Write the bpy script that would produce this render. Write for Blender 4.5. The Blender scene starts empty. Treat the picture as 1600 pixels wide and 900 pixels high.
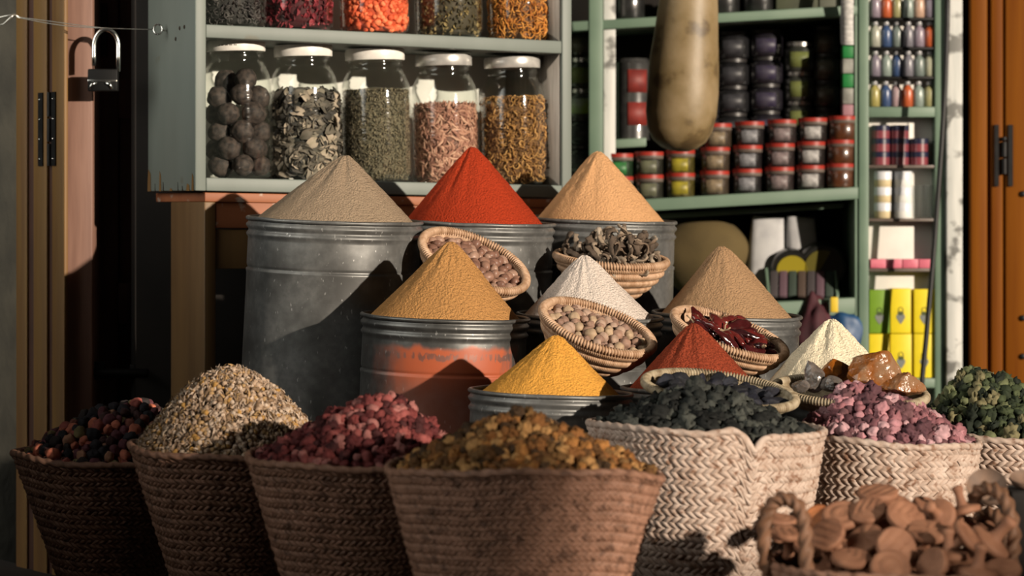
import bpy, math, random
import numpy as np
from mathutils import Vector, Matrix, Euler, noise

# ------------------------------------------------------------------ camera, world, sun
F, HZ, ZC = 4800.0, 330.0, 0.95          # focal length in pixels (1600 wide), horizon row, camera height
S = bpy.context.scene
COL = S.collection
cam_d = bpy.data.cameras.new('camera')
cam = bpy.data.objects.new('camera', cam_d)
COL.objects.link(cam)
cam.location = (0, 0, ZC)
cam.rotation_euler = (math.pi / 2, 0, 0)
cam_d.sensor_width = 36.0
cam_d.lens = 36.0 * F / 1600.0
cam_d.shift_y = -(450.0 - HZ) / 1600.0
cam_d.clip_end = 200
cam_d.dof.use_dof = True
cam_d.dof.focus_distance = 7.75
cam_d.dof.aperture_fstop = 3.3
S.camera = cam

SUN_L = Vector((-0.667, 0.718, -0.196)).normalized()
sd = bpy.data.lights.new('sun', 'SUN')
sd.energy = 6.2
sd.color = (1.0, 0.86, 0.70)
sd.angle = math.radians(0.9)
sun = bpy.data.objects.new('sun', sd)
COL.objects.link(sun)
sun.rotation_euler = SUN_L.to_track_quat('-Z', 'Y').to_euler()
sun.location = (5, -5, 4)

W = bpy.data.worlds.new('world')
S.world = W
W.use_nodes = True
wn = W.node_tree.nodes; wl = W.node_tree.links
wn.clear()
wo = wn.new('ShaderNodeOutputWorld'); wb = wn.new('ShaderNodeBackground')
wt = wn.new('ShaderNodeTexCoord'); wd = wn.new('ShaderNodeVectorMath'); wd.operation = 'DOT_PRODUCT'
wd.inputs[1].default_value = Vector((-0.82, -0.45, 0.28)).normalized()
wr = wn.new('ShaderNodeMapRange'); wr.interpolation_type = 'SMOOTHSTEP'
wr.inputs[1].default_value = 0.82; wr.inputs[2].default_value = 0.99
wm = wn.new('ShaderNodeMix'); wm.data_type = 'RGBA'
wm.inputs[6].default_value = (0.014, 0.012, 0.011, 1)      # dim street
wm.inputs[7].default_value = (4.2, 4.1, 3.7, 1)         # open sky to one side
wl.new(wt.outputs['Generated'], wd.inputs[0]); wl.new(wd.outputs['Value'], wr.inputs[0])
wl.new(wr.outputs[0], wm.inputs[0]); wl.new(wm.outputs[2], wb.inputs[0]); wl.new(wb.outputs[0], wo.inputs[0])
wb.inputs[1].default_value = 1.0

S.view_settings.view_transform = 'Standard'
S.view_settings.look = 'None'
S.view_settings.gamma = 1.0
S.view_settings.use_curve_mapping = False
S.view_settings.exposure = 0.0
S.cycles.transparent_max_bounces = 32
S.cycles.max_bounces = 8

rnd = random.Random(7)
PI = math.pi

# ------------------------------------------------------------------ helpers
def P(px, py, Y):
    return Vector(((px - 800.0) * Y / F, Y, ZC - (py - HZ) * Y / F))
def PX(px, Y): return (px - 800.0) * Y / F
def PZ(py, Y): return ZC - (py - HZ) * Y / F
FS = 0.036                               # the street falls away to the right
def FL(x, y=0): return -FS * x - 0.13
FA = math.atan(FS)

def lin(r, g, b):
    f = lambda c: (c / 255.0 / 12.92) if c <= 10.3 else ((c / 255.0 + 0.055) / 1.055) ** 2.4
    return (f(r), f(g), f(b), 1.0)

MATS = {}
def nodes_of(name):
    m = bpy.data.materials.new(name); m.use_nodes = True
    nt = m.node_tree
    return m, nt, nt.nodes['Principled BSDF']

def mat(name, c1, c2=None, scale=20, detail=4, rough=0.7, metal=0.0, bump=0.0, bscale=None, bdist=0.002,
        stretch=(1, 1, 1), lo=0.35, hi=0.65, sheen=0.0, rnd_cols=None, spec=0.5, sss=0.0, trans=0.0, c3=None, s3=3.0, t3=(0.55, 0.65)):
    """noise mixed two-colour surface; rnd_cols picks a colour for each object; c3 = larger blotches"""
    if name in MATS: return MATS[name]
    m, nt, b = nodes_of(name)
    N, L = nt.nodes, nt.links
    c2 = c2 or c1
    tc = N.new('ShaderNodeTexCoord'); mp = N.new('ShaderNodeMapping')
    mp.inputs['Scale'].default_value = stretch
    L.new(tc.outputs['Object'], mp.inputs[0])
    nz = N.new('ShaderNodeTexNoise'); nz.inputs['Scale'].default_value = scale; nz.inputs['Detail'].default_value = detail
    L.new(mp.outputs[0], nz.inputs['Vector'])
    mr = N.new('ShaderNodeMapRange'); mr.inputs[1].default_value = lo; mr.inputs[2].default_value = hi
    L.new(nz.outputs['Fac'], mr.inputs[0])
    mx = N.new('ShaderNodeMix'); mx.data_type = 'RGBA'
    mx.inputs[6].default_value = c1; mx.inputs[7].default_value = c2
    L.new(mr.outputs[0], mx.inputs[0])
    out = mx.outputs[2]
    if rnd_cols:
        oi = N.new('ShaderNodeObjectInfo'); cr = N.new('ShaderNodeValToRGB')
        cr.color_ramp.interpolation = 'CONSTANT'
        e = cr.color_ramp.elements
        e[0].position = 0; e[0].color = rnd_cols[0]
        e[1].position = 1.0 / len(rnd_cols); e[1].color = rnd_cols[1]
        for i in range(2, len(rnd_cols)):
            q = e.new(i / len(rnd_cols)); q.color = rnd_cols[i]
        L.new(oi.outputs['Random'], cr.inputs[0])
        m2 = N.new('ShaderNodeMix'); m2.data_type = 'RGBA'; m2.blend_type = 'MULTIPLY'; m2.inputs[0].default_value = 1
        L.new(out, m2.inputs[6]); L.new(cr.outputs[0], m2.inputs[7]); out = m2.outputs[2]
    if c3:
        n3 = N.new('ShaderNodeTexNoise'); n3.inputs['Scale'].default_value = s3; n3.inputs['Detail'].default_value = 5
        L.new(tc.outputs['Object'], n3.inputs['Vector'])
        r3 = N.new('ShaderNodeMapRange'); r3.inputs[1].default_value = t3[0]; r3.inputs[2].default_value = t3[1]
        L.new(n3.outputs['Fac'], r3.inputs[0])
        m3 = N.new('ShaderNodeMix'); m3.data_type = 'RGBA'; m3.inputs[7].default_value = c3
        L.new(r3.outputs[0], m3.inputs[0]); L.new(out, m3.inputs[6]); out = m3.outputs[2]
    L.new(out, b.inputs['Base Color'])
    b.inputs['Roughness'].default_value = rough; b.inputs['Metallic'].default_value = metal
    b.inputs['Specular IOR Level'].default_value = spec
    if sheen: b.inputs['Sheen Weight'].default_value = sheen
    if sss:
        b.inputs['Subsurface Weight'].default_value = sss; b.inputs['Subsurface Radius'].default_value = (0.02, 0.01, 0.005); b.inputs['Subsurface Scale'].default_value = 1.0
    if trans: b.inputs['Transmission Weight'].default_value = trans
    if bump:
        nb = N.new('ShaderNodeTexNoise'); nb.inputs['Scale'].default_value = bscale or scale; nb.inputs['Detail'].default_value = 4
        L.new(mp.outputs[0], nb.inputs['Vector'])
        bp = N.new('ShaderNodeBump'); bp.inputs['Strength'].default_value = bump; bp.inputs['Distance'].default_value = bdist
        L.new(nb.outputs['Fac'], bp.inputs['Height']); L.new(bp.outputs[0], b.inputs['Normal'])
    MATS[name] = m
    return m

def wavy(nt, dist=0.0009):
    """the slight unevenness of blown glass, which breaks highlights into streaks"""
    N, L = nt.nodes, nt.links
    tc = N.new('ShaderNodeTexCoord'); mp = N.new('ShaderNodeMapping'); mp.inputs['Scale'].default_value = (.3, .3, 1.0)
    L.new(tc.outputs['Object'], mp.inputs[0])
    nb = N.new('ShaderNodeTexNoise'); nb.inputs['Scale'].default_value = 55; nb.inputs['Detail'].default_value = 2
    L.new(mp.outputs[0], nb.inputs['Vector'])
    bp = N.new('ShaderNodeBump'); bp.inputs['Strength'].default_value = 1.0; bp.inputs['Distance'].default_value = dist
    L.new(nb.outputs['Fac'], bp.inputs['Height']); return bp.outputs[0]
def glass(name, tint=(0.97, 0.98, 0.97), rough=0.07, ior=1.45):
    if name in MATS: return MATS[name]
    m, nt, b = nodes_of(name)
    N, L = nt.nodes, nt.links
    N.remove(b)
    o = N['Material Output']
    t = N.new('ShaderNodeBsdfTransparent'); t.inputs[0].default_value = (*tint, 1)
    nrm = wavy(nt)
    g = N.new('ShaderNodeBsdfGlossy'); g.inputs['Roughness'].default_value = rough; g.inputs[0].default_value = (1, 1, 1, 1)
    L.new(nrm, g.inputs['Normal'])
    f = N.new('ShaderNodeFresnel')
    ge = N.new('ShaderNodeNewGeometry'); mi = N.new('ShaderNodeMapRange'); mi.inputs[3].default_value = ior; mi.inputs[4].default_value = 1 / ior
    L.new(ge.outputs['Backfacing'], mi.inputs[0]); L.new(mi.outputs[0], f.inputs[0])
    x = N.new('ShaderNodeMixShader')
    L.new(f.outputs[0], x.inputs[0]); L.new(t.outputs[0], x.inputs[1]); L.new(g.outputs[0], x.inputs[2]); L.new(x.outputs[0], o.inputs[0])
    MATS[name] = m
    return m

class G:
    def __init__(s): s.v = []; s.f = []; s.m = []; s.n = 0
    def add(s, v, f, mi=0):
        o = s.n
        s.v.extend([tuple(p) for p in v]); s.n += len(v)
        for q in f: s.f.append(tuple(i + o for i in q)); s.m.append(mi)
        return s
    def box(s, c, d, rot=None, mi=0):
        x, y, z = d[0] / 2, d[1] / 2, d[2] / 2
        v = [Vector((a * x, b * y, e * z)) for a in (-1, 1) for b in (-1, 1) for e in (-1, 1)]
        if rot: v = [rot @ p for p in v]
        v = [p + Vector(c) for p in v]
        return s.add(v, [(0, 1, 3, 2), (4, 6, 7, 5), (0, 4, 5, 1), (2, 3, 7, 6), (0, 2, 6, 4), (1, 5, 7, 3)], mi)
    def box2(s, a, b, sh=0.0, mi=0):
        """box from corner a to corner b, its z sheared by sh per unit of x"""
        v = [(x, y, z + sh * x) for x in (a[0], b[0]) for y in (a[1], b[1]) for z in (a[2], b[2])]
        return s.add(v, [(0, 1, 3, 2), (4, 6, 7, 5), (0, 4, 5, 1), (2, 3, 7, 6), (0, 2, 6, 4), (1, 5, 7, 3)], mi)
    def lathe(s, prof, n=48, c=(0, 0, 0), mi=0, rf=None, M=None):
        v = []; f = []; rings = []
        for r, z in prof:
            if r < 1e-6:
                rings.append([len(v)]); v.append(Vector((c[0], c[1], c[2] + z)))
            else:
                ring = []
                for k in range(n):
                    a = 2 * PI * k / n
                    rr = r * (rf(a, z) if rf else 1)
                    ring.append(len(v)); v.append(Vector((c[0] + rr * math.cos(a), c[1] + rr * math.sin(a), c[2] + z)))
                rings.append(ring)
        for A, B in zip(rings, rings[1:]):
            if len(A) == 1 and len(B) == 1: continue
            for k in range(n):
                k2 = (k + 1) % n
                if len(A) == 1: f.append((A[0], B[k2], B[k]))
                elif len(B) == 1: f.append((A[k], A[k2], B[0]))
                else: f.append((A[k], A[k2], B[k2], B[k]))
        if M: v = [M @ p for p in v]
        return s.add(v, f, mi)
    def tube(s, pts, r, n=8, mi=0, closed=False, twist=0.0, tn=0, ta=0.0, caps=True):
        """tube along pts; r a number or a list; tn strands of depth ta twisting by `twist` rad per point"""
        pts = [Vector(p) for p in pts]; m = len(pts)
        rs = r if isinstance(r, (list, tuple)) else [r] * m
        v = []; f = []
        up = None
        for i, p in enumerate(pts):
            a = pts[(i - 1) % m] if (closed or i > 0) else p
            b = pts[(i + 1) % m] if (closed or i < m - 1) else p
            t = (b - a).normalized()
            if up is None:
                up = Vector((0, 0, 1)) if abs(t.z) < 0.9 else Vector((1, 0, 0))
            sd_ = t.cross(up)
            if sd_.length < 1e-6: sd_ = t.cross(Vector((0.3, 1, 0.2)))
            sd_.normalize(); u2 = sd_.cross(t).normalized()
            if not closed: up = u2
            for k in range(n):
                an = 2 * PI * k / n
                rr = rs[i] * (1 + (ta * math.cos(tn * an + twist * i) if tn else 0))
                v.append(p + (sd_ * math.cos(an) + u2 * math.sin(an)) * rr)
        for i in range(m if closed else m - 1):
            j = (i + 1) % m
            for k in range(n):
                k2 = (k + 1) % n
                f.append((i * n + k, i * n + k2, j * n + k2, j * n + k))
        if caps and not closed:
            f.append(tuple(range(n))[::-1]); f.append(tuple((m - 1) * n + k for k in range(n)))
        return s.add(v, f, mi)
    def build(s, name, mats, parent=None, smooth=True, bevel=0.0, angle=None, loc=None):
        me = bpy.data.meshes.new(name)
        me.from_pydata(s.v, [], s.f)
        if not isinstance(mats, (list, tuple)): mats = [mats]
        for m in mats: me.materials.append(m)
        if len(mats) > 1: me.polygons.foreach_set('material_index', s.m)
        return mk(name, me, parent, smooth, bevel, angle, loc)

def mk(name, me, parent=None, smooth=True, bevel=0.0, angle=None, loc=None):
    me.update()
    me.polygons.foreach_set('use_smooth', [bool(smooth)] * len(me.polygons))
    if smooth and angle: me.set_sharp_from_angle(angle=math.radians(angle))
    o = bpy.data.objects.new(name, me); COL.objects.link(o)
    if parent: o.parent = parent
    if loc is not None: o.location = loc
    if bevel:
        b = o.modifiers.new('bevel', 'BEVEL'); b.width = bevel; b.segments = 2; b.limit_method = 'ANGLE'
    return o

def tag(o, label=None, cat=None, group=None, kind=None):
    if label: o['label'] = label
    if cat: o['category'] = cat
    if group: o['group'] = group
    if kind: o['kind'] = kind
    return o
def thing(name, label, cat, loc=(0, 0, 0), rot=(0, 0, 0), group=None):
    o = bpy.data.objects.new(name, None); COL.objects.link(o)
    o.location = loc; o.rotation_euler = rot; o.empty_display_size = 0.05
    return tag(o, label, cat, group)
KIDS = {}
def dup(o, parent=None):
    c = o.copy(); COL.objects.link(c)
    if parent: c.parent = parent
    for k in list(o.children): dup(k, c)
    return c
def struct(name, g, m, **kw):
    o = g.build(name, m, **kw); o['kind'] = 'structure'; return o
def np_mesh(name, V, Fc, mats, midx=None):
    """mesh from numpy arrays, all faces with the same number of corners"""
    me = bpy.data.meshes.new(name)
    nv, nf, k = len(V), len(Fc), Fc.shape[1]
    me.vertices.add(nv); me.vertices.foreach_set('co', np.asarray(V, dtype=np.float32).ravel())
    me.loops.add(nf * k); me.loops.foreach_set('vertex_index', np.asarray(Fc, dtype=np.int32).ravel())
    me.polygons.add(nf); me.polygons.foreach_set('loop_start', np.arange(0, nf * k, k, dtype=np.int32))
    for m in (mats if isinstance(mats, (list, tuple)) else [mats]): me.materials.append(m)
    if midx is not None: me.polygons.foreach_set('material_index', np.asarray(midx, dtype=np.int32))
    me.update(calc_edges=True); me.validate()
    return me
ORD = ['first', 'second', 'third', 'fourth', 'fifth', 'sixth', 'seventh', 'eighth', 'ninth']

def ico(sub=2):
    t = (1 + 5 ** .5) / 2
    v = [Vector(p).normalized() for p in ((-1, t, 0), (1, t, 0), (-1, -t, 0), (1, -t, 0), (0, -1, t), (0, 1, t), (0, -1, -t), (0, 1, -t), (t, 0, -1), (t, 0, 1), (-t, 0, -1), (-t, 0, 1))]
    f = [(0, 11, 5), (0, 5, 1), (0, 1, 7), (0, 7, 10), (0, 10, 11), (1, 5, 9), (5, 11, 4), (11, 10, 2), (10, 7, 6), (7, 1, 8), (3, 9, 4), (3, 4, 2), (3, 2, 6), (3, 6, 8), (3, 8, 9), (4, 9, 5), (2, 4, 11), (6, 2, 10), (8, 6, 7), (9, 8, 1)]
    for _ in range(sub):
        c = {}; nf = []
        def mid(a, b):
            k = (min(a, b), max(a, b))
            if k not in c: c[k] = len(v); v.append(((v[a] + v[b]) / 2).normalized())
            return c[k]
        for a, b, d in f:
            x, y, z = mid(a, b), mid(b, d), mid(d, a)
            nf += [(a, x, z), (b, y, x), (d, z, y), (x, y, z)]
        f = nf
    return v, f
ICO = {k: ico(k) for k in (1, 2, 3)}

def blob(r, sub=2, amp=0.2, freq=1.6, seed=0, sq=(1, 1, 1), ridge=False):
    """lumpy rounded piece"""
    v, f = ICO[sub]; off = Vector((seed * 7.3, seed * 3.1, seed * 5.7))
    out = []
    for p in v:
        n = noise.noise(p * freq + off)
        if ridge: n = 1 - 2.6 * abs(noise.noise(p * freq + off)) + 0.4 * noise.noise(p * freq * 2.7 + off)
        q = p * (r * (1 + amp * n))
        out.append(Vector((q.x * sq[0], q.y * sq[1], q.z * sq[2])))
    return out, f
# ------------------------------------------------------------------ materials of the setting
M_green = mat('sage_paint', lin(110, 118, 112), lin(101, 109, 103), 6, 5, 0.55, bump=0.25, bscale=40, bdist=0.001, stretch=(1, 1, 0.3), c3=lin(100, 102, 92), s3=9, t3=(0.66, 0.72))
M_greend = mat('sea_green_paint', lin(103, 124, 106), lin(90, 112, 95), 5, 4, 0.5)
M_cabin = mat('grey_inside_paint', lin(150, 145, 138), lin(128, 122, 116), 12, 5, 0.7, stretch=(6, 6, 0.6))
M_wood = mat('shaded_honey_wood', lin(108, 80, 44), lin(92, 66, 34), 14, 6, 0.55, bump=0.2, bscale=30, stretch=(1, 1, 0.12))  # table wood with the shade of its side put into the brown
M_woodl = mat('sunlit_weathered_wood', lin(150, 90, 54), lin(132, 74, 42), 14, 6, 0.6, stretch=(0.15, 1, 1), c3=lin(170, 150, 134), s3=22, t3=(0.62, 0.7))  # same table wood, sunlight put into the orange; pale spots are weathering
M_shut = mat('ochre_brown_paint', lin(116, 84, 34), lin(98, 66, 26), 8, 5, 0.6, stretch=(3, 3, 0.2), bump=0.2, bscale=25)
M_shutd = mat('red_brown_groove', lin(70, 38, 22), lin(58, 30, 18), 8, 4, 0.6)
M_pink = mat('salmon_pine', lin(132, 100, 86), lin(110, 80, 68), 7, 7, 0.6, stretch=(6, 6, 0.45), bump=0.15, bscale=20, lo=0.3, hi=0.7)
M_door = mat('dark_cedar', lin(84, 46, 32), lin(60, 30, 22), 8, 6, 0.55, stretch=(4, 4, 0.3))
M_orange = mat('orange_varnish', lin(116, 66, 6), lin(100, 52, 4), 6, 5, 0.6, spec=.12, stretch=(5, 5, 0.2), bump=0.1, bscale=20)
M_plaster = mat('grey_plaster', lin(54, 52, 44), lin(38, 37, 31), 8, 6, 0.9, bump=0.6, bscale=14, bdist=0.01)
M_iron = mat('black_iron', lin(26, 25, 25), lin(16, 15, 15), 30, 3, 0.5, metal=0.6)
M_dark = mat('dark_wall', lin(34, 28, 24), lin(24, 20, 17), 5, 4, 0.9)
M_black = mat('black_rubber', lin(18, 18, 18), None, rough=0.5)
M_chrome = mat('polished_steel', lin(225, 225, 220), None, rough=0.20, metal=1.0)
M_white = mat('white_lacquer', lin(226, 222, 214), lin(214, 210, 202), 10, 3, 0.45)
M_whitep = mat('peeling_white_paint', lin(205, 205, 200), lin(180, 182, 178), 8, 5, 0.6, c3=lin(110, 110, 106), s3=13, t3=(0.52, 0.60), stretch=(4, 4, 0.4))
M_street = mat('street_stone', lin(62, 53, 46), lin(48, 41, 36), 3, 6, 0.9, bump=0.4, bscale=30)
M_blocker = mat('blocker_clay', lin(170, 120, 90), lin(150, 100, 72), 2, 5, 0.9)
M_glass = glass('jar_glass')

# ------------------------------------------------------------------ the setting
g = G(); g.add([(-7, -9, FL(-7)), (7, -9, FL(7)), (7, 13, FL(7)), (-7, 13, FL(-7))], [(0, 1, 2, 3)])
g.add([(-7, -9, FL(-7) - .2), (7, -9, FL(7) - .2), (7, 13, FL(7) - .2), (-7, 13, FL(-7) - .2)], [(3, 2, 1, 0)])
struct('floor', g, M_street, smooth=False)
g = G(); g.box((0.6, 11.9, 1.2), (6.5, 0.1, 2.8)); struct('wall_back', g, M_dark)
g = G(); g.box((0.4, 10.4, 2.45), (6.0, 3.2, 0.08)); struct('ceiling', g, M_dark)

# left folded shutter: a frame that runs away to the left from its near edge
A0 = Vector((PX(100, 8.67), 8.67, 0)); AD = Vector((-0.6, 0.8, 0)); AN = Vector((-0.8, -0.6, 0))
def tpx(px):
    k = (px - 800) / F
    return (A0.x - k * A0.y) / (k * AD.y - AD.x)
MA = Matrix(((AD.x, AN.x, 0, A0.x), (AD.y, AN.y, 0, A0.y), (0, 0, 1, 0), (0, 0, 0, 1)))
def shut_box(g, pa, pb, n0, n1, z0, z1, mi=0):
    a, b = tpx(pa), tpx(pb)
    v = [MA @ Vector((t, n, z)) for t in (b, a) for n in (n0, n1) for z in (z0, z1)]
    g.add(v, [(0, 1, 3, 2), (4, 6, 7, 5), (0, 4, 5, 1), (2, 3, 7, 6), (0, 2, 6, 4), (1, 5, 7, 3)], mi)
g = G()
shut_box(g, 25, 42, -0.012, 0.0, -0.12, 2.3); shut_box(g, 52, 73, -0.012, 0.0, -0.12, 2.3)
shut_box(g, 42, 52, -0.012, -0.006, -0.12, 2.3, 1); shut_box(g, 81, 100.5, -0.012, 0.0, -0.12, 2.3)
shut_box(g, 73, 81, -0.012, -0.008, -0.12, 2.3, 1)
dl = struct('door_1', g, [M_shut, M_shutd], bevel=0.003)
hz0, hz1 = PZ(258, 8.6), PZ(141, 8.6)
g = G(); shut_box(g, 61, 68, 0.0, 0.004, hz0, hz1); shut_box(g, 82, 88, 0.0, 0.004, hz0, hz1)
pm = MA @ Vector((tpx(76.5), -0.002, 0))
for a, b in ((0, .3), (.33, .64), (.67, 1)):
    g.tube([(pm.x, pm.y, hz0 + (hz1 - hz0) * a), (pm.x, pm.y, hz0 + (hz1 - hz0) * b)], 0.008, 12)
h = g.build('hinge', M_iron, dl, angle=40)
for z in np.linspace(hz0 + .02, hz1 - .02, 4):
    for px in (64.5, 85):
        q = MA @ Vector((tpx(px), 0.005, z)); g = G(); v, f = ICO[1]; g.add([p * 0.003 + q for p in v], f)
        g.build('screw', M_chrome, h)
# plaster wall further to the left
g = G()
a = MA @ Vector((tpx(26), -0.03, 0)); b = MA @ Vector((tpx(26) + 1.2, -0.03, 0)); c = a + AN * -0.4; d = b + AN * -0.4
v = []
for z in (-.2, 2.4): v += [(p.x, p.y, z) for p in (a, b, d, c)]
g.add(v, [(0, 1, 2, 3), (4, 7, 6, 5), (0, 4, 5, 1), (1, 5, 6, 2), (2, 6, 7, 3), (3, 7, 4, 0)])
struct('wall_left', g, M_plaster)
# pine jamb and the dark door behind it
g = G(); g.box2((-1.283, 8.715, -0.12), (PX(145, 8.72), 8.88, 2.35)); struct('trim_1', g, M_pink, bevel=0.003)  # board ends early, its edge standing in for the cabinet's cast shadow
g = G(); g.box2((-1.30, 9.0, -0.12), (-0.78, 9.05, 2.3))
for x0, x1, z0, z1 in ((-1.22, -1.15, .03, 2.3), (-1.15, -0.80, .03, .35), (-1.15, -0.80, .62, .74), (-1.15, -0.80, 1.22, 1.34)):
    g.box2((x0, 8.975, z0), (x1, 9.0, z1))
dd = struct('door_2', g, M_door, bevel=0.003)
g = G(); zb = PZ(580, 8.8)
g.tube([(PX(97, 8.75), 8.75, zb), (PX(232, 8.75), 8.75, zb - .004)], 0.013, 14)
g.box((PX(150, 8.77), 8.768, zb + .004), (.05, .03, .05)); g.box((PX(212, 8.77), 8.86, zb + .002), (.03, .22, .04))
g.build('bolt', M_iron, dd, bevel=0.002)
# loose iron plate on the door
g = G()
o = PX(150, 8.9)
v = [(o, 8.9, PZ(5, 8.9)), (o - .02, 8.9, PZ(18, 8.9)), (o - .02, 8.9, PZ(36, 8.9)), (o - .012, 8.9, PZ(44, 8.9)), (o - .012, 8.9, PZ(64, 8.9)), (o - .02, 8.9, PZ(68, 8.9)), (o - .01, 8.9, PZ(88, 8.9)), (o + .03, 8.9, PZ(88, 8.9)), (o + .03, 8.9, PZ(5, 8.9))]
w = [(x, y + .02, z) for x, y, z in v]; n = len(v)
g.add(v + w, [tuple(range(n)), tuple(range(2 * n - 1, n - 1, -1))] + [(i, i + n, (i + 1) % n + n, (i + 1) % n) for i in range(n)])
g.box((o + .01, 8.95, PZ(45, 8.9)), (.03, .09, .05))
g.build('lock_plate', M_iron, dd, smooth=False)

# right side: cabinet wall strip, white post, orange shutter
g = G(); g.box2((PX(1479, 10.0), 10.0, -.2), (PX(1504, 10.0), 10.06, 2.4)); struct('trim_2', g, M_whitep, bevel=0.004)
g = G()
for a, b in ((1516, 1543), (1548, 1567.5), (1570.5, 1640), (1646, 1760)):
    g.box2((PX(a, 9.98), 9.98, -.2), (PX(b, 9.98), 10.04, 2.4))
g.box2((PX(1516, 9.98), 10.005, -.2), (PX(1760, 9.98), 10.045, 2.4), mi=0)
dr = struct('door_3', g, M_orange, bevel=0.006)
g = G(); z0, z1 = PZ(291, 9.98), PZ(195, 9.98)
g.box2((PX(1553.5, 9.98), 9.97, z0), (PX(1560, 9.98), 9.98, z1)); g.box2((PX(1575, 9.98), 9.97, z0), (PX(1582, 9.98), 9.98, z1))
for a, b in ((.2, .45), (.48, .72), (.75, .8)):
    g.tube([(PX(1568, 9.98), 9.97, z0 + (z1 - z0) * a), (PX(1568, 9.98), 9.97, z0 + (z1 - z0) * b)], 0.010, 12)
g.build('hinge', M_iron, dr, angle=40)
for py in (303, 497, 557):
    g = G(); q = P(1598, py, 9.975); v, f = ICO[2]; g.add([Vector((p.x * .010, p.y * .004, p.z * .010)) + q for p in v], f); g.build('bolt_head', M_iron, dr)
g = G(); g.box2((PX(1504, 10.06), 10.06, -.2), (PX(1545, 10.06), 11.84, 2.4)); struct('wall_right', g, M_dark)
# unseen building mass, added to keep the sun off the left of the stall
g = G()
e = Vector((4.17 * .733 + 6.8, 4.17 * .68 - 7.33, 0)); k = Vector((-.733, -.68, 0))
q = [e, e + k * 6, e + k * 6 + Vector((2, -2.1, 0)), e + Vector((2, -2.1, 0))]
v = [(p.x, p.y, -0.5) for p in q] + [(p.x, p.y, 5.5) for p in q]
g.add(v, [(0, 1, 2, 3), (4, 7, 6, 5), (0, 4, 5, 1), (1, 5, 6, 2), (2, 6, 7, 3), (3, 7, 4, 0)])
struct('wall_sun_blocker', g, M_blocker)
# second unseen block, added and sized to dim the sun on the stamp basket
g = G(); e = Vector((4.46 * .733 + 6.8, 4.46 * .68 - 7.33, 0)); k = Vector((.733, .68, 0))
q = [e, e + k * 6, e + k * 6 + Vector((2, -2.1, 0)), e + Vector((2, -2.1, 0))]
v = [(p.x, p.y, -0.6) for p in q] + [(p.x, p.y, 3.05) for p in q]
g.add(v, [(0, 3, 2, 1), (4, 5, 6, 7), (0, 1, 5, 4), (1, 2, 6, 5), (2, 3, 7, 6), (3, 0, 4, 7)])
struct('wall_low_sun_blocker', g, M_blocker)
# unseen low block, added to keep the side skylight off the baskets
g = G(); g.box((-2.45, 5.9, .55), (.3, 4.6, 1.5)); struct('wall_sky_blocker', g, M_dark)

# ------------------------------------------------------------------ sage cabinet on its table (both turned the same way)
CA = math.atan2(0.465, 0.885); C0 = Vector((-0.866, 8.4, 0)); CSH = -0.0155
CU = Vector((math.cos(CA), math.sin(CA), 0)); CD = Vector((-math.sin(CA), math.cos(CA), 0))
def cab(u, d, z): return C0 + CU * u + CD * d + Vector((0, 0, z + CSH * u))
def cab_u(px, d):
    k = (px - 800) / F
    return (k * (C0.y + CD.y * d) - C0.x - CD.x * d) / (CU.x - k * CU.y)
CW = 1.175; CDP = 0.36
zb0, zb1 = PZ(298, 8.4), PZ(277, 8.4); zs0, zs1 = PZ(58, 8.4), PZ(37, 8.4); zt = PZ(-140, 8.4)
cabn = thing('display_cabinet', 'sage green wooden cabinet open at the front, full of big glass jars', 'cabinet', C0, (0, 0, CA))
def cbox(name, a, b, m, parent=cabn, bevel=0.003):
    g = G(); g.box2(a, b, CSH); return g.build(name, m, parent, bevel=bevel)
T = 0.032
sp = cbox('side_panel', (0, 0, zb0), (T, CDP, zt), M_green)
cbox('side_panel', (CW - T, 0, zb0), (CW, CDP, zt), M_green)
cbox('shelf', (T, 0, zb0), (CW - T, CDP, zb1), M_green); cbox('shelf', (T, 0.002, zs0), (CW - T, CDP, zs1), M_green)
cbox('shelf', (T, 0, zt - .03), (CW - T, CDP, zt), M_green)
cbox('back_panel', (T, CDP - .012, zb1), (CW - T, CDP, zt - .03), mat('pale_back_paint', lin(226, 224, 216), lin(206, 204, 198), 6, 4, .7))
cbox('inner_lining', (CW - T - .003, 0.012, zb1), (CW - T - .0005, CDP - .012, zs0), M_cabin, bevel=0)
cbox('inner_lining', (CW - T - .003, 0.012, zs1), (CW - T - .0005, CDP - .012, zt - .03), M_cabin, bevel=0)
# bare splintered wood where the paint is chipped off the foot of the side panel
M_bare = mat('bare_splintered_wood', lin(122, 90, 44), lin(98, 68, 30), 30, 4, 0.8, stretch=(1, 1, .2))
M_crack = mat('dark_crack', lin(50, 40, 28), None, rough=.9)
for d0, d1, h, m in ((.335, .36, .062, M_bare), (.255, .270, .056, M_bare), (.01, .026, .048, M_bare), (.235, .243, .026, M_crack), (.04, .065, .020, M_bare), (.09, .098, .014, M_crack), (.125, .130, .024, M_crack), (.30, .305, .022, M_crack), (.17, .19, .008, M_bare)):
    g = G(); m_ = (d0 + d1) / 2
    y = [(d0, zb0), (d1, zb0), (d1 - .002, zb0 + h * .5), (m_ + (d1 - d0) * .25, zb0 + h), (d0 + .003, zb0 + h * .8)]
    v = [(-.0012, a, b) for a, b in y] + [(.001, a, b) for a, b in y]; n = 5
    g.add(v, [tuple(range(n))[::-1], tuple(range(n, 2 * n))] + [(i, (i + 1) % n, (i + 1) % n + n, i + n) for i in range(n)])
    g.build('paint_chip', m, sp, smooth=False)
for (d, z) in ((.115, PZ(44, 8.5)), (.08, PZ(43, 8.5)), (.145, PZ(60, 8.5))):
    g = G(); v, f = ICO[1]; g.add([Vector((p.x * .002, p.y * .006, p.z * .006)) + Vector((-.0005, d, z)) for p in v], f); g.build('nail_hole', M_crack, sp)

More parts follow.
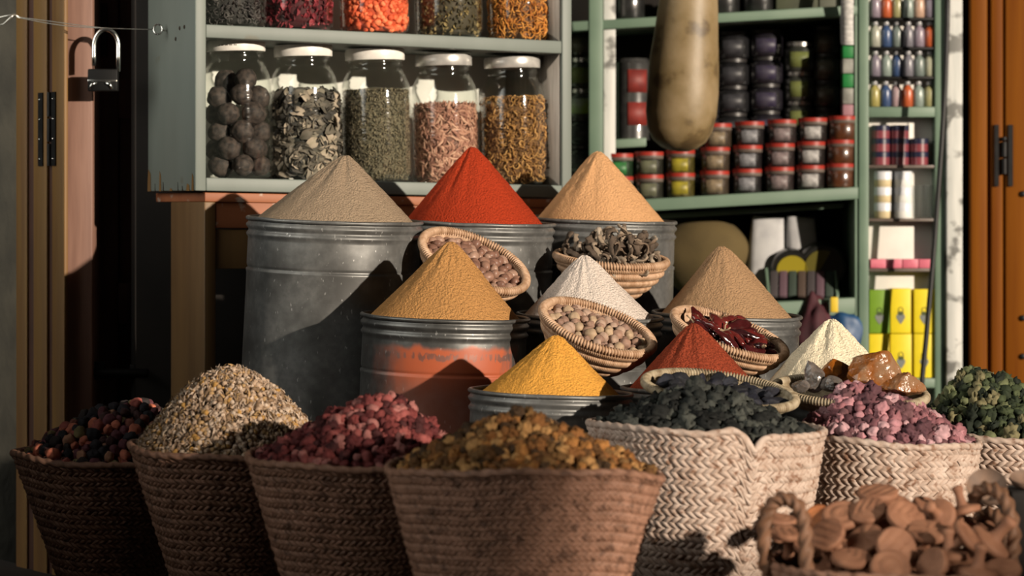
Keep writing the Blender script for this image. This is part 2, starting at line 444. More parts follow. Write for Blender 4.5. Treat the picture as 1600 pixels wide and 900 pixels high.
tab = thing('wooden_table', 'honey coloured wooden table carrying the sage green cabinet', 'table', C0 + CU * .03, (0, 0, CA))
tz1 = zb0 - .0045; tz0 = PZ(315, 8.4)
tb = G(); tb.box2((0.0, 0.004, tz0), (1.25, 0.375, tz1), CSH); tb.build('table_top', M_woodl, tab, bevel=.002)
def leg(u0, u1, d0, d1):
    g = G(); g.box2((u0, d0, FL(C0.x + CU.x * u0) - .005), (u1, d1, tz0 + CSH * u0)); return g.build('leg', M_wood, tab, bevel=.003)
leg(0.0, .034, 0.008, 0.26); leg(1.19, 1.225, 0.008, 0.26)
g = G(); g.box2((.034, .01, PZ(356, 8.4)), (1.19, .035, tz0), CSH); g.build('apron', M_woodl, tab, bevel=.002)
g = G(); g.box2((.034, .014, PZ(420, 8.4)), (1.19, .034, PZ(358, 8.4)), CSH); g.build('rail', M_wood, tab, bevel=.002)
g = G(); g.add([tuple(C0 + CU * a + CD * b + Vector((0, 0, z))) for a in (-.02, 1.165) for b in (.40, .44) for z in (-.02, 2.35)], [(0, 1, 3, 2), (4, 6, 7, 5), (0, 4, 5, 1), (2, 3, 7, 6), (0, 2, 6, 4), (1, 5, 7, 3)])
struct('wall_partition', g, M_dark)

# wire from the wall to an eye screw in the cabinet, and the padlock hung on it
eye = thing('eye_screw', 'small shiny eye screw in the side of the sage cabinet', 'hook', (0, 0, 0))
pe = cab(0, .215, PZ(45, 8.55))
g = G(); ce = pe + Vector((-.022, -.012, 0)); ring = [ce + Vector((math.cos(t) * .012, math.sin(t) * .004, math.sin(t) * .014)) for t in np.linspace(0, 2 * PI, 24, endpoint=False)]
g.tube(ring, .0028, 8, closed=True); g.tube([ce + Vector((.012, .002, -.002)), pe + Vector((.004, .004, -.003))], .0025, 8)
g.build('eye_ring', M_chrome, eye)
Wa = Vector((PX(22, 8.66), 8.66, PZ(26, 8.66))); Wb = ce + Vector((-.008, 0, 0))
g = G()
for s in (-1, 1):
    g.tube([Wa.lerp(Wb, t) + Vector((0, 0, -.010 * math.sin(PI * t) + s * .0035 * math.sin(PI * min(1, t * 1.6)))) for t in np.linspace(0, 1, 20)], .0014, 6)
g.tube([Wa + Vector(q) for q in ((.02, 0, -.004), (0, 0, .006), (-.02, 0, .002), (-.045, 0.01, -.002), (-.06, .02, .006))], [.002, .004, .003, .0025, .002], 8)
g.tube([Wa + Vector(q) for q in ((.0, -.004, .006), (-.012, -.004, -.006), (-.03, 0.01, -.02), (-.06, .02, -.026))], [.003, .003, .0025, .002], 8)
tag(g.build('wire', mat('steel_wire', lin(190, 188, 180), None, rough=.3, metal=.9)), 'twisted pale wire stretched from the grey wall to the cabinet', 'wire')
lk = thing('padlock', 'black padlock with a chrome shackle hanging on the wire before the dark door', 'padlock')
pY = 8.635; lx, rx = PX(147, pY), PX(185, pY); zt_ = PZ(46, pY); zm = PZ(72, pY); rr = (rx - lx) / 2; cx = (lx + rx) / 2
pts = [(lx, pY, PZ(103, pY)), (lx, pY, PZ(88, pY)), (lx, pY, zm)] + [(cx - rr * math.cos(t), pY, zm + (zt_ - zm) * math.sin(t)) for t in np.linspace(.15, PI - .15, 14)] + [(rx, pY, zm), (rx, pY, PZ(88, pY)), (rx, pY, PZ(112, pY))]
g = G(); g.tube(pts, .0065, 12); g.build('shackle', M_chrome, lk)
g = G(); g.box2((PX(138, pY), pY - .016, PZ(143, pY)), (PX(185, pY), pY + .016, PZ(108, pY))); g.build('lock_body', mat('lock_enamel', lin(10, 10, 10), None, rough=.6, spec=.2), lk, bevel=.004)
g = G(); g.box2((PX(138, pY), pY - .018, PZ(128.5, pY)), (PX(184, pY), pY - .014, PZ(124.5, pY))); g.build('steel_band', M_chrome, lk, bevel=.001)
for s in (0, 1):
    g = G(); x0 = PX((141, 177)[s], pY); x1 = PX((152, 167)[s], pY)
    g.tube([(x0, pY - .018, PZ(139, pY)), ((x0 * .6 + x1 * .4), pY - .02, PZ(132, pY)), (x1, pY - .018, PZ(130, pY))], .004, 8); g.build('steel_tab', M_chrome, lk)

# ------------------------------------------------------------------ big jars
def merge(name, temps, places, mats, smooth=True):
    """temps: list of (verts, faces) triangles; places: (template, location, euler, scale, material index)"""
    tv = [np.array([tuple(p) for p in v], dtype=np.float32) for v, f in temps]; tf = [np.array(f, dtype=np.int32) for v, f in temps]
    V = []; Fc = []; MI = []; o = 0
    for ti, loc, eu, sc, mi in places:
        R = np.array(Euler(eu).to_matrix(), dtype=np.float32)
        V.append((tv[ti] * np.array(sc, dtype=np.float32)) @ R.T + np.array(tuple(loc), dtype=np.float32))
        Fc.append(tf[ti] + o); MI.append(np.full(len(tf[ti]), mi)); o += len(tv[ti])
    me = np_mesh(name, np.concatenate(V), np.concatenate(Fc), mats, np.concatenate(MI))
    return mk(name, me, None, smooth)
def reul(): return (rnd.uniform(0, 6.28), rnd.uniform(0, 6.28), rnd.uniform(0, 6.28))

JR = 0.098; JH = 0.385
def jar_prof(r, h, o=0.0):
    r = r - o
    return [(0, o), (r * .86, o), (r * .95, .006 + o * .6), (r, .022), (r * 1.005, h * .25), (r, h * .60), (r * .985, h * .68), (r * .93, h * .745), (r * .85, h * .79), (r * .79, h * .82), (r * .77, h * .845), (r * .80, h * .862), (r * .77, h * .88), (r * .77, h * .925)]
def make_jar(name, label, r, h, loc, lidm, lean=0.0, group='big lidded glass jars in the cabinet'):
    t = thing(name, label, 'jar', loc, (0, lean, 0), group)
    g = G(); o = jar_prof(r, h); g.lathe(o + jar_prof(r, h, .0035)[::-1], 56); g.build('glass_body', M_glass, t)
    g = G(); g.lathe([(0, h * .90), (r * .83, h * .90), (r * .845, h * .905), (r * .845, h * .965), (r * .82, h * .985), (0, h * .985)][1:] + [(0, h * .985)], 56)
    g.build('lid', lidm, t, angle=50)
    return t
M_lid = mat('white_tin_lid', lin(232, 230, 222), lin(218, 214, 206), 40, 3, .35)
M_lidw = mat('worn_steel_lid', lin(214, 212, 206), lin(188, 186, 182), 30, 4, .3, metal=.5)

def stack_bed(r, h, n, size, seed, surf=True):
    """points just inside the glass wall and over the top of the fill (local to the jar)"""
    rr = random.Random(seed); out = []
    for _ in range(n):
        a = rr.uniform(0, 2 * PI); z = rr.uniform(size, h)
        q = r - .0015 - size * rr.uniform(.15, .7)
        if z < .03: q -= (.03 - z) * .35
        out.append(Vector((q * math.cos(a), q * math.sin(a), z)))
    for _ in range(n // 4):
        a = rr.uniform(0, 2 * PI); q = math.sqrt(rr.uniform(0, 1)) * (r - size * 1.2)
        out.append(Vector((q * math.cos(a), q * math.sin(a), h + rr.uniform(-.3, .6) * size)))
    return out
def core(g, r, h, mi=0):
    g.lathe([(0, .006), (r * .80, .006), (r * .94, .03), (r * .94, h * .97), (r * .5, h + .006), (0, h + .012)], 40, mi=mi)

def leaf_t(L, w, curl, seed):
    rr = random.Random(seed); v = []; f = []
    n = 6
    for i in range(n + 1):
        t = i / n; ww = w * math.sin(PI * min(1, .08 + t * .92)) ** .8 * rr.uniform(.8, 1.1)
        z = curl * math.sin(PI * t) * L
        v += [Vector((L * (t - .5), -ww, z + curl * w)), Vector((L * (t - .5), 0, z * .6)), Vector((L * (t - .5), ww, z + curl * w * rr.uniform(.3, 1.5)))]
    for i in range(n):
        for k in (0, 1):
            a = i * 3 + k; f += [(a, a + 3, a + 4), (a, a + 4, a + 1)]
    return v, f
def pod_t(L, w, bend, seed, n=6, k=6):
    """solid tapered sliver"""
    v = []; f = []; rr = random.Random(seed)
    for i in range(n + 1):
        t = i / n; r_ = w * max(.08, math.sin(PI * (.06 + .88 * t)) ** .8)
        c = Vector((L * (t - .5), bend * L * math.sin(PI * t), rr.uniform(-.05, .05) * L * .3))
        for j in range(k):
            a = 2 * PI * j / k; v.append(c + Vector((0, math.cos(a) * r_, math.sin(a) * r_ * .6)))
    for i in range(n):
        for j in range(k):
            a, b = i * k + j, i * k + (j + 1) % k
            f += [(a, b, b + k), (a, b + k, a + k)]
    for j in range(1, k - 1): f += [(0, j + 1, j), (n * k, n * k + j, n * k + j + 1)]
    return v, f
def curl_t(R, w, turns, seed):
    rr = random.Random(seed); n = 14; v = []; f = []; k = 5
    for i in range(n + 1):
        a = 2 * PI * turns * i / n; c = Vector((math.cos(a) * R * (1 + .4 * i / n), math.sin(a) * R, rr.uniform(-.2, .2) * R + R * .5 * i / n))
        d = Vector((math.cos(a), math.sin(a), 0))
        for j in range(k):
            b = 2 * PI * j / k; v.append(c + (d * math.cos(b) + Vector((0, 0, 1)) * math.sin(b)) * w)
    for i in range(n):
        for j in range(k):
            a, b = i * k + j, i * k + (j + 1) % k
            f += [(a, b, b + k), (a, b + k, a + k)]
    for j in range(1, k - 1): f += [(0, j + 1, j), (n * k, n * k + j, n * k + j + 1)]
    return v, f
def tri(vf):
    v, f = vf; o = []
    for q in f:
        for i in range(1, len(q) - 1): o.append((q[0], q[i], q[i + 1]))
    return v, o

def fill(name, label, cat, loc, lean, r, h, temps, n, size, cols, seed, corem, scl=(.8, 1.25), flat=False):
    g = G(); core(g, r - .006, h)
    base = tri((g.v, g.f)); mats = [corem] + cols
    pl = [(0, (0, 0, 0), (0, 0, 0), (1, 1, 1), 0)]
    rr = random.Random(seed)
    for p in stack_bed(r - .006, h, n, size, seed):
        s = rr.uniform(*scl); e = (rr.uniform(0, 6.28), rr.uniform(0, 6.28), rr.uniform(0, 6.28))
        if flat:   # lies against the glass
            a = math.atan2(p.y, p.x); m = Euler((0, 0, a)).to_matrix() @ Euler((0, PI / 2 + rr.uniform(-.5, .5), 0)).to_matrix() @ Euler((0, 0, rr.uniform(0, 6.28))).to_matrix()
            e = tuple(m.to_euler())
        pl.append((1 + rr.randrange(len(temps)), p, e, (s, s, s), 1 + rr.randrange(len(cols))))
    o = merge(name, [base] + temps, pl, mats)
    o.location = loc; o.rotation_euler = (0, lean, 0)
    return tag(o, label, cat, None, 'stuff')

jl = [(373, 'glass jar of dark round balls, at the shelf end by the eye screw', JR, .392, M_lid),
      (478, 'glass jar of dry grey leaves with a white lid', JR, .385, M_lid),
      (590, 'glass jar filled with grey-green lavender grains', JR * 1.03, .383, M_lid),
      (697, 'glass jar of pinkish brown slivers under a steel lid', JR, .374, M_lidw),
      (804, 'glass jar of curled golden brown peel, nearest the open end of its shelf', JR, .376, M_lidw)]
JL = []
for px, lab, r, h, lm in jl:
    u = cab_u(px, .125); loc = cab(u, .125, zb1 + .0028)
    JL.append((make_jar('glass_jar', lab, r, h, loc, lm, math.radians(-1.3)), loc, r, h))
g = G()
for i in range(9):
    a = math.radians(-118 + i * 4.2 + (i % 2)); w = JL[0][2] * .846; h = JL[0][3] * .94
    c = Vector((w * math.cos(a), w * math.sin(a), h)); g.box(c, (.0006, .0035, .0025), Euler((0, 0, a)).to_matrix())
g.build('lettering', M_crack, [c for c in JL[0][0].children if c.name.startswith('lid')][0])
lean = math.radians(-1.3)
# dark balls, each by itself
M_ball = mat('black_lime_rind', lin(72, 61, 55), lin(36, 31, 29), 60, 6, .75, bump=.6, bscale=90, bdist=.003, lo=.4, hi=.62)
bmesh_ = []
for s in range(4):
    v, f = blob(.0335, 3, .10, 2.2, 40 + s); g = G(); g.add(v, f); o = g.build('dried_lime', M_ball); COL.objects.unlink(o); bmesh_.append(o)
loc, r = JL[0][1], JL[0][2] - .0045
pts = []; lay = 0; z = .036
while z < .255:
    n = 5; q = r - .0335
    for k in range(n):
        a = 2 * PI * (k + .5 * (lay % 2)) / n - PI / 2 + .3
        pts.append(Vector((q * math.cos(a), q * math.sin(a), z + rnd.uniform(-.004, .004))))
    z += .0480; lay += 1
for q in ((.030, -.048, z - .002), (-.030, .01, z - .004)): pts.append(Vector(q))
for p in pts:
    if p.y > .05: continue
    o = bmesh_[rnd.randrange(4)].copy(); COL.objects.link(o); o.location = loc + Euler((0, lean, 0)).to_matrix() @ p; o.rotation_euler = reul(); k = rnd.uniform(.88, 1.0); o.scale = (k, k, k)
    tag(o, 'dark wrinkled dried lime inside the glass jar by the eye screw', 'dried lime', 'dried limes in the jar')
def C(*c): return [mat('m_%d_%d_%d' % q, lin(*q), None, rough=.75) for q in c]
J = JL[1]; fill('dried_leaf', 'dry grey-green broken leaves filling the second glass jar', 'leaves', J[1], lean, J[2], .235, [leaf_t(.042, .013, .3, s) for s in range(6)], 620, .012, C((118, 110, 95), (72, 68, 58), (156, 143, 124), (46, 44, 38), (92, 86, 74), (58, 55, 48)), 11, mat('leaf_core', lin(40, 40, 36)), flat=True)
J = JL[2]; fill('lavender_grains', 'fine grey-green lavender grains filling the middle jar', 'herb', J[1], lean, J[2], .258, [pod_t(.009, .0016, .1, s, 4, 4) for s in range(4)], 5200, .0022, C((118, 108, 86), (92, 86, 69), (140, 128, 102), (72, 67, 55)), 12, mat('lavender_core', lin(120, 112, 90), lin(88, 82, 66), 260, 3, .9, bump=.8, bdist=.004), (.7, 1.3))
J = JL[3]; fill('dried_slivers', 'pinkish brown dried slivers filling the jar behind the red cone', 'spice', J[1], lean, J[2], .215, [pod_t(.036, .0042, .16, s) for s in range(5)], 1500, .006, C((178, 132, 110), (156, 110, 92), (196, 154, 130), (136, 94, 78)), 13, mat('sliver_core', lin(110, 76, 62)), flat=True)
J = JL[4]; fill('curled_peel', 'curled golden brown peel filling the jar at the open shelf end', 'spice', J[1], lean, J[2], .245, [curl_t(.0075, .0016, .8, s) for s in range(5)], 1500, .006, C((164, 120, 62), (136, 96, 50), (186, 142, 82), (112, 78, 42)), 14, mat('peel_core', lin(110, 78, 44), lin(84, 58, 32), 120, 3, .9))
ul = [(358, 'glass jar of black curled tea, on the upper shelf over the dark balls', 'tea_curls', 'black curled tea in the upper jar over the dark balls', [curl_t(.008, .002, .7, s) for s in range(4)], C((62, 58, 56), (44, 40, 40), (84, 80, 78)), (40, 38, 36), .012),
      (466, 'glass jar of dark red petals, on the upper shelf over the grey leaves', 'red_petals', 'dark red dried petals in the upper jar over the grey leaves', [leaf_t(.022, .006, .3, s) for s in range(4)], C((124, 34, 46), (92, 24, 34), (150, 52, 62)), (70, 20, 26), .008),
      (586, 'glass jar of orange crystal chunks on the upper shelf', 'crystal_salt', 'orange crystal chunks filling the upper middle jar', [tri(blob(.008, 1, .5, 1.5, s)) for s in range(5)], C((226, 104, 62), (206, 84, 46), (240, 130, 86)), (190, 76, 42), .007),
      (702, 'glass jar of olive chopped herbs on the upper shelf', 'chopped_herb', 'olive chopped herbs in the upper jar over the pinkish slivers', [leaf_t(.013, .004, .4, s) for s in range(4)], C((120, 104, 66), (92, 80, 52), (150, 130, 84), (70, 64, 44)), (66, 58, 40), .005),
      (810, 'glass jar of orange threads on the upper shelf, over the golden peel', 'orange_threads', 'curled orange threads in the upper jar over the golden peel', [curl_t(.011, .0014, .8, s) for s in range(4)], C((196, 128, 48), (166, 100, 36), (214, 150, 70)), (100, 62, 26), .007)]
for i, (px, lab, nm, lab2, tm, cols, cc, sz) in enumerate(ul):
    u = cab_u(px, .125); loc = cab(u, .125, zs1 + .0028); r = (.090, .1, .098, .098, .086)[i]
    make_jar('glass_jar', lab, r, .36, loc, M_lid, lean)
    fill(nm, lab2, 'spice', loc, lean, r, .2, tm, 900 if i != 2 else 700, sz, cols, 20 + i, mat('core_%d' % i, lin(*cc)))
# ------------------------------------------------------------------ shelves at the back of the shop
YM = 10.0; SHM = 0.058                        # front plane of the long rack; its boards climb to the right
rack = thing('storage_rack', 'sea green wall rack of jars and bottles behind the hanging gourd', 'shelf unit', (0, YM, 0))
def board(name, pa, pya, pb, th, d0, d1, m=M_greend, par=rack, bevel=.003):
    x0, x1 = PX(pa, YM), PX(pb, YM); z = PZ(pya, YM)
    g = G(); v = []
    for x in (x0, x1):
        for y in (d0, d1):
            for zz in (-th * YM / F, 0): v.append((x, y, z + zz + SHM * (x - x0)))
    g.add(v, [(0, 1, 3, 2), (4, 6, 7, 5), (0, 4, 5, 1), (2, 3, 7, 6), (0, 2, 6, 4), (1, 5, 7, 3)])
    return g.build(name, m, par, bevel=bevel)
RX0 = 880
def yl(py960, px): return py960 - SHM * (px - 960)      # row of a board at column px, given its row at 960
board('shelf', RX0, yl(30, RX0), 1340, 15, 0, .42); board('shelf', RX0, yl(314, RX0), 1340, 19, -.02, .42)
board('shelf', RX0, yl(338, RX0), 1325, 8, .12, .42); board('shelf', RX0, yl(487, RX0), 1340, 26, .02, .42)
board('shelf', RX0, yl(-110, RX0), 1340, 15, 0, .42); board('shelf', 958, 217, 1012, 14, .1, .42)
CT = PZ(568, YM - .1) + .001
def post(pa, pb, d0, d1, m, name='post'):
    g = G(); g.box2((PX(pa, YM), d0, CT), (PX(pb, YM), d1, PZ(-110, YM))); g.build(name, m, rack, bevel=.003)
post(920, 942, -.004, .03, M_greend); post(943, 962, .01, .06, M_whitep, 'side_panel'); post(872, 882, 0, .42, M_greend)
post(1336, 1340.5, .02, .42, M_greend)
g = G(); g.box2((PX(RX0, YM), .42, CT), (PX(1340, YM), .44, PZ(-110, YM))); g.build('back_panel', M_dark, rack)
def RP(px, py, d): return Vector((PX(px, YM), YM + d, PZ(py, YM)))
kY = YM / F
# small clear jars with red lids
M_red = mat('red_plastic', lin(150, 46, 36), None, rough=.4)
M_greyl = mat('grey_lid_skirt', lin(104, 92, 84), lin(88, 78, 72), 30, 3, .4)
def gloss(name, c, c2=None, coat=.8):
    m = mat(name, lin(*[q * .82 for q in c]), lin(*[q * .82 for q in (c2 or c)]), 45, 3, .35)
    m.node_tree.links.new(wavy(m.node_tree), m.node_tree.nodes['Principled BSDF'].inputs['Coat Normal'])
    m.node_tree.nodes['Principled BSDF'].inputs['Coat Weight'].default_value = coat
    m.node_tree.nodes['Principled BSDF'].inputs['Coat Roughness'].default_value = .05
    return m
def arc_label(r, z0, z1, a0, a1, th=.0008, n=14):
    g = G(); v = []
    for i in range(n + 1):
        a = a0 + (a1 - a0) * i / n
        for q in (r, r + th):
            for z in (z0, z1): v.append((q * math.cos(a), q * math.sin(a), z))
    f = []
    for i in range(n):
        b = i * 4; f += [(b, b + 4, b + 5, b + 1), (b + 2, b + 3, b + 7, b + 6), (b + 1, b + 5, b + 7, b + 3), (b, b + 2, b + 6, b + 4)]
    f += [(0, 1, 3, 2), (n * 4, n * 4 + 2, n * 4 + 3, n * 4 + 1)]
    return g.add(v, f)
FR = -PI / 2
PROTO = {}
def red_jar(key, body, label, w, h, red=True):
    r = w / 2
    t = thing('small_jar', '', 'jar')
    g = G(); g.lathe([(0, 0), (r * .9, 0), (r * .97, .004), (r * .97, h * .68), (r * .9, h * .73), (0, h * .73)], 32); g.build('jar_body', body, t, angle=50)
    g = G(); g.lathe([(0, h * .70), (r * .98, h * .70), (r * 1.0, h * .72), (r, h * .84)], 32); g.lathe([(r * 1.01, h * .84), (r * 1.02, h * .99), (r * .97, h), (0, h)], 32, mi=1)
    g.build('lid', [M_greyl, M_red if red else M_greyl], t, angle=50)
    if label: arc_label(r * .975, h * .1, h * .62, FR - .72, FR + .50).build('label', label, t)
    PROTO[key] = t; return t
def stock(key, px, py, d, label, group, first=[set()], sc=1.0):
    """place (a copy of) a prototype with its foot at pixel px, py"""
    o = PROTO[key]
    if key in first[0]: o = dup(o)
    first[0].add(key)
    o.location = RP(px, py, d); o.scale = (sc, sc, sc); o['label'] = label; o['group'] = group
    return o
w, h = 46 * kY, 37 * kY
cols = [(1317, 'e', (104, 58, 30), None), (1270, 'd', (46, 40, 38), (176, 174, 172)), (1222, 'c', (58, 48, 47), (132, 118, 118)), (1171, 'b', (40, 37, 38), (134, 134, 138)), (1120, 'a', (84, 70, 56), (136, 120, 96))]
for px, k, bc, lc in cols:
    red_jar(k, gloss('jar_' + k, bc, tuple(int(c * .7) for c in bc)), mat('label_' + k, lin(*lc), lin(*[int(c * .7) for c in lc]), 60, 3, .5) if lc else None, w, h)
desc = {'e': 'orange-brown jar', 'd': 'jar with a white label', 'c': 'jar with a mauve-grey label', 'b': 'dark jar with a grey label', 'a': 'buff jar'}
for ci, (px, k, bc, lc) in enumerate(cols):
    for r_ in range(3):
        py = yl(313, px) - r_ * 37.2
        stock(k, px + (2 - r_) * -1 + (r_ == 2) * 2, py, .05, 'red-lidded %s, %s of three, %s stack from the shelf end' % (desc[k], ('bottom', 'middle', 'top')[r_], ORD[ci]), 'red-lidded jars stacked on the long shelf')
lows = [(1064, 'y', (104, 94, 42), (158, 146, 44), 'yellow-labelled'), (1015, 'g', (56, 56, 46), (104, 106, 84), 'grey-green-labelled'), (968, 'v', (40, 70, 42), (52, 120, 62), 'green-labelled')]
for px, k, bc, lc, nm in lows:
    red_jar(k, gloss('jar_' + k, bc, tuple(int(c * .6) for c in bc)), mat('label_' + k, lin(*lc), lin(*[int(c * .75) for c in lc]), 50, 3, .5), w, h)
    for r_ in range(2):
        stock(k, px, yl(313, px) - r_ * 36, .05, '%s red-lidded jar %s its pair, behind the orange-yellow cone' % (nm, ('at the foot of', 'on top of')[r_]), 'red-lidded jars stacked low on the long shelf')
# taller dark jars stacked behind them
def dark_jar(key, body, label, w, h, lidm):
    r = w / 2; t = thing('dark_jar', '', 'jar')
    g = G(); g.lathe([(0, 0), (r * .92, 0), (r, .006), (r, h * .72), (r * .8, h * .82), (r * .76, h * .86), (0, h * .86)], 32); g.build('jar_body', body, t, angle=60)
    g = G(); g.lathe([(r * .78, h * .85), (r * .84, h * .86), (r * .84, h * .985), (r * .8, h), (0, h)], 32); g.build('lid', lidm, t, angle=50)
    if label: arc_label(r * 1.003, h * .14, h * .66, FR - .75, FR + .55).build('label', label, t)
    PROTO[key] = t
M_silv = mat('silver_lid', lin(170, 168, 164), None, rough=.25, metal=.8)
M_dkl = mat('dark_lid', lin(40, 38, 38), None, rough=.4)
dark_jar('p', gloss('dark_glass', (34, 34, 37), (24, 24, 26)), mat('label_p', lin(60, 60, 64), lin(40, 40, 44), 25, 3, .5), 54 * kY, 43 * kY, M_dkl)
dark_jar('q', gloss('violet_glass', (36, 33, 42), (26, 24, 30)), mat('label_q', lin(64, 60, 72), lin(44, 38, 60), 25, 3, .5), 54 * kY, 43 * kY, M_dkl)
dark_jar('n', gloss('green_jar_glass', (66, 68, 62), (40, 44, 38)), mat('label_n', lin(106, 112, 62), lin(82, 92, 46), 20, 3, .5), 48 * kY, 47 * kY, M_silv)
dark_jar('m', gloss('olive_glass', (62, 58, 46), (40, 38, 32)), mat('label_m', lin(96, 90, 78), lin(60, 58, 48), 20, 3, .5), 42 * kY, 43 * kY, M_dkl)
LV = ('lowest', 'second', 'third', 'fourth', 'topmost')
for px, k, n, nm, hp in ((1152, 'p', 6, 'black jar', 43), (1205, 'q', 6, 'violet-tinted dark jar', 43), (1258, 'n', 5, 'green-labelled jar with a silver lid', 47), (1301, 'm', 6, 'dim olive jar', 43), (1108, 'p', 5, 'black jar half behind the gourd', 43)):
    for r_ in range(n):
        py = yl(313, px) - r_ * hp - (0 if n < 6 else 0)
        if py - hp < yl(46, px) + 4: continue
        stock(k, px, py, .21, '%s, %s up in its stack behind the red-lidded jars' % (nm, ORD[r_]), 'dark jars stacked behind the red-lidded jars')
# upper shelf stock, cut by the frame
dark_jar('u', gloss('upper_glass', (40, 40, 40), (26, 26, 26)), None, 50 * kY, 60 * kY, M_dkl)
for i, px in enumerate((985, 1135, 1190)):
    stock('u', px, yl(29, px), .12, 'dark jar on the top shelf, %s' % ('beside the pale upright, left of the gourd', 'just right of the gourd', 'next to the olive carton')[i], 'dark jars on the top shelf')
def carton(name, label, cat, px0, px1, py0, py1, d, dep, m, group=None):
    a, b = RP(px0, py1, d), RP(px1, py0, d + dep)
    g = G(); g.box2(tuple(a), tuple(b)); o = g.build(name, m, bevel=.003); return tag(o, label, cat, group)
M_oliv = mat('olive_card', lin(66, 70, 50), lin(54, 58, 42), 12, 3, .7)
carton('carton', 'dark olive carton on the top shelf', 'box', 1216, 1282, -55, yl(29.5, 1282) + 1.5, .08, .2, M_oliv)
carton('carton', 'small grey-green carton on the top shelf beside the paper strip', 'box', 1284, 1316, -50, yl(29.5, 1316) + 1, .08, .2, mat('greyg_card', lin(84, 86, 74), None, rough=.7))
# column of green and white packets and a hanging paper strip
M_pg = mat('green_packet', lin(20, 112, 50), None, rough=.5); M_pw = mat('grey_packet', lin(150, 150, 142), lin(110, 110, 104), 20, 3, .6); M_pp = mat('pink_packet', lin(150, 110, 118), None, rough=.6)
zz = yl(313, 1317) - 112
for i, (hh, m, nm) in enumerate(((18, M_pp, 'pinkish'), (26, M_pw, 'lower grey'), (22, M_pg, 'lower green'), (24, M_pw, 'upper grey'), (20, M_pg, 'upper green'))):
    carton('packet', '%s packet in the narrow column under the hanging paper strip' % nm, 'packet', 1318, 1337, zz - hh + .6, zz, .025, .06, m, 'packets in the narrow column'); zz -= hh
M_paper = mat('printed_paper', lin(206, 204, 200), lin(160, 158, 156), 60, 3, .8, stretch=(1, 1, 3))
g = G(); n = 12; a = P(1314, -60, 9.95); b = P(1334, 70, 9.95)
for i in range(n + 1):
    z = a.z + (b.z - a.z) * i / n; y = a.y + .006 * math.sin(i * .9)
    g.v += [(a.x - .002 * i / n, y, z), (b.x - .002 * i / n, y + .004, z), (a.x, y + .0015, z), (b.x, y + .0055, z)]
g.n = len(g.v)
for i in range(n):
    q = i * 4; g.f += [(q, q + 1, q + 5, q + 4), (q + 2, q + 6, q + 7, q + 3), (q, q + 4, q + 6, q + 2), (q + 1, q + 3, q + 7, q + 5)]; g.m += [0] * 4
tag(g.build('paper_strip', M_paper), 'long strip of white paper hanging at the end of the rack', 'paper')
# left bay, beside the cabinet
for r_, (py, hh, k, nm) in enumerate(((313, 46, 'p', 'black jar at the bottom'), (266, 44, 'p', 'black jar second from the bottom'), (222, 42, 'p', 'black jar in the middle'))):
    stock(k, 910, yl(py, 910), .12, '%s of the stack just beside the cabinet' % nm, 'jars stacked beside the cabinet')
dark_jar('w', gloss('pale_jar_glass', (90, 90, 88), (60, 60, 60)), mat('label_w', lin(160, 160, 166), lin(140, 170, 60), 12, 3, .5), 50 * kY, 46 * kY, M_silv)
stock('w', 910, yl(180, 910), .12, 'grey jar with a silver lid in the stack just beside the cabinet', 'jars stacked beside the cabinet')
stock('n', 910, yl(132, 910), .12, 'green-labelled silver-lidded jar topping the stack beside the cabinet', 'jars stacked beside the cabinet')
stock('m', 908, yl(82, 908), .14, 'dim jar under the top shelf, just beside the cabinet', 'jars stacked beside the cabinet')
# tall grey tin with red labels left of the gourd
t = thing('tall_tin', 'tall grey tin with two red labels, left of the gourd', 'tin', RP(992, 217, .2)); r = 27 * kY; hh = 130 * kY
g = G(); g.lathe([(0, 0), (r, 0), (r * 1.03, .004), (r, .01), (r, hh * .93), (r * 1.03, hh * .95), (r * .9, hh), (0, hh)], 32); g.build('tin_body', gloss('grey_tin', (74, 74, 72), (56, 56, 56)), t, angle=40)
for z0, z1 in ((.18, .46), (.58, .86)): arc_label(r * 1.004, hh * z0, hh * z1, FR - .35, FR + .95).build('label', mat('faded_red_label', lin(124, 40, 32), lin(100, 30, 26), 30, 3, .6), t)

# under the long shelf
M_sack = mat('sacking', lin(84, 70, 38), lin(50, 39, 14), 3, 4, .9, bump=.3, bscale=120)
g = G(); v, f = blob(1, 3, .16, 1.1, 3); q = RP(1108, 400, .26)
g.add([Vector((p.x * 76 * kY, p.y * .12, p.z * 66 * kY * (1.0 if p.z < 0 else .95))) + q for p in v], f)
tag(g.build('cloth_sack', M_sack), 'slumped pale and ochre cloth sack under the long shelf', 'sack')
M_net = mat('pale_bag', lin(176, 176, 176), lin(160, 160, 162), 20, 3, .7)
for (x0, x1, xm, nm) in ((1174, 1232, 1, 'wider pale grey bag, next to the cloth sack'), (1241, 1292, 0, 'narrower pale grey bag under the long shelf, beside its wider twin')):
    g = G(); a = RP(x0, 452, .16); b = RP(x1, 340, .30); n = 10; V = []
    for i in range(n + 1):
        t_ = i / n; z = a.z + (b.z - a.z) * t_; s = 1 - .1 * t_ + .04 * math.sin(t_ * 4)
        cx = (a.x + b.x) / 2 + (.012 * t_ if xm else -.012 * t_); w2 = (b.x - a.x) / 2 * s; dy = .05 * (1 - t_ * .75)
        for k in range(16):
            an = 2 * PI * k / 16; V.append((cx + w2 * (abs(math.cos(an)) ** .5) * (1 if math.cos(an) > 0 else -1), a.y + .06 + dy * math.sin(an), z + (.006 * math.sin(an * 2) if i == n else 0)))
    F_ = [(i * 16 + k, i * 16 + (k + 1) % 16, (i + 1) * 16 + (k + 1) % 16, (i + 1) * 16 + k) for i in range(n) for k in range(16)] + [tuple(range(16))[::-1], tuple(n * 16 + k for k in range(16))]
    g.add(V, F_); tag(g.build('paper_bag', M_net), nm, 'bag', 'pale bags under the long shelf')
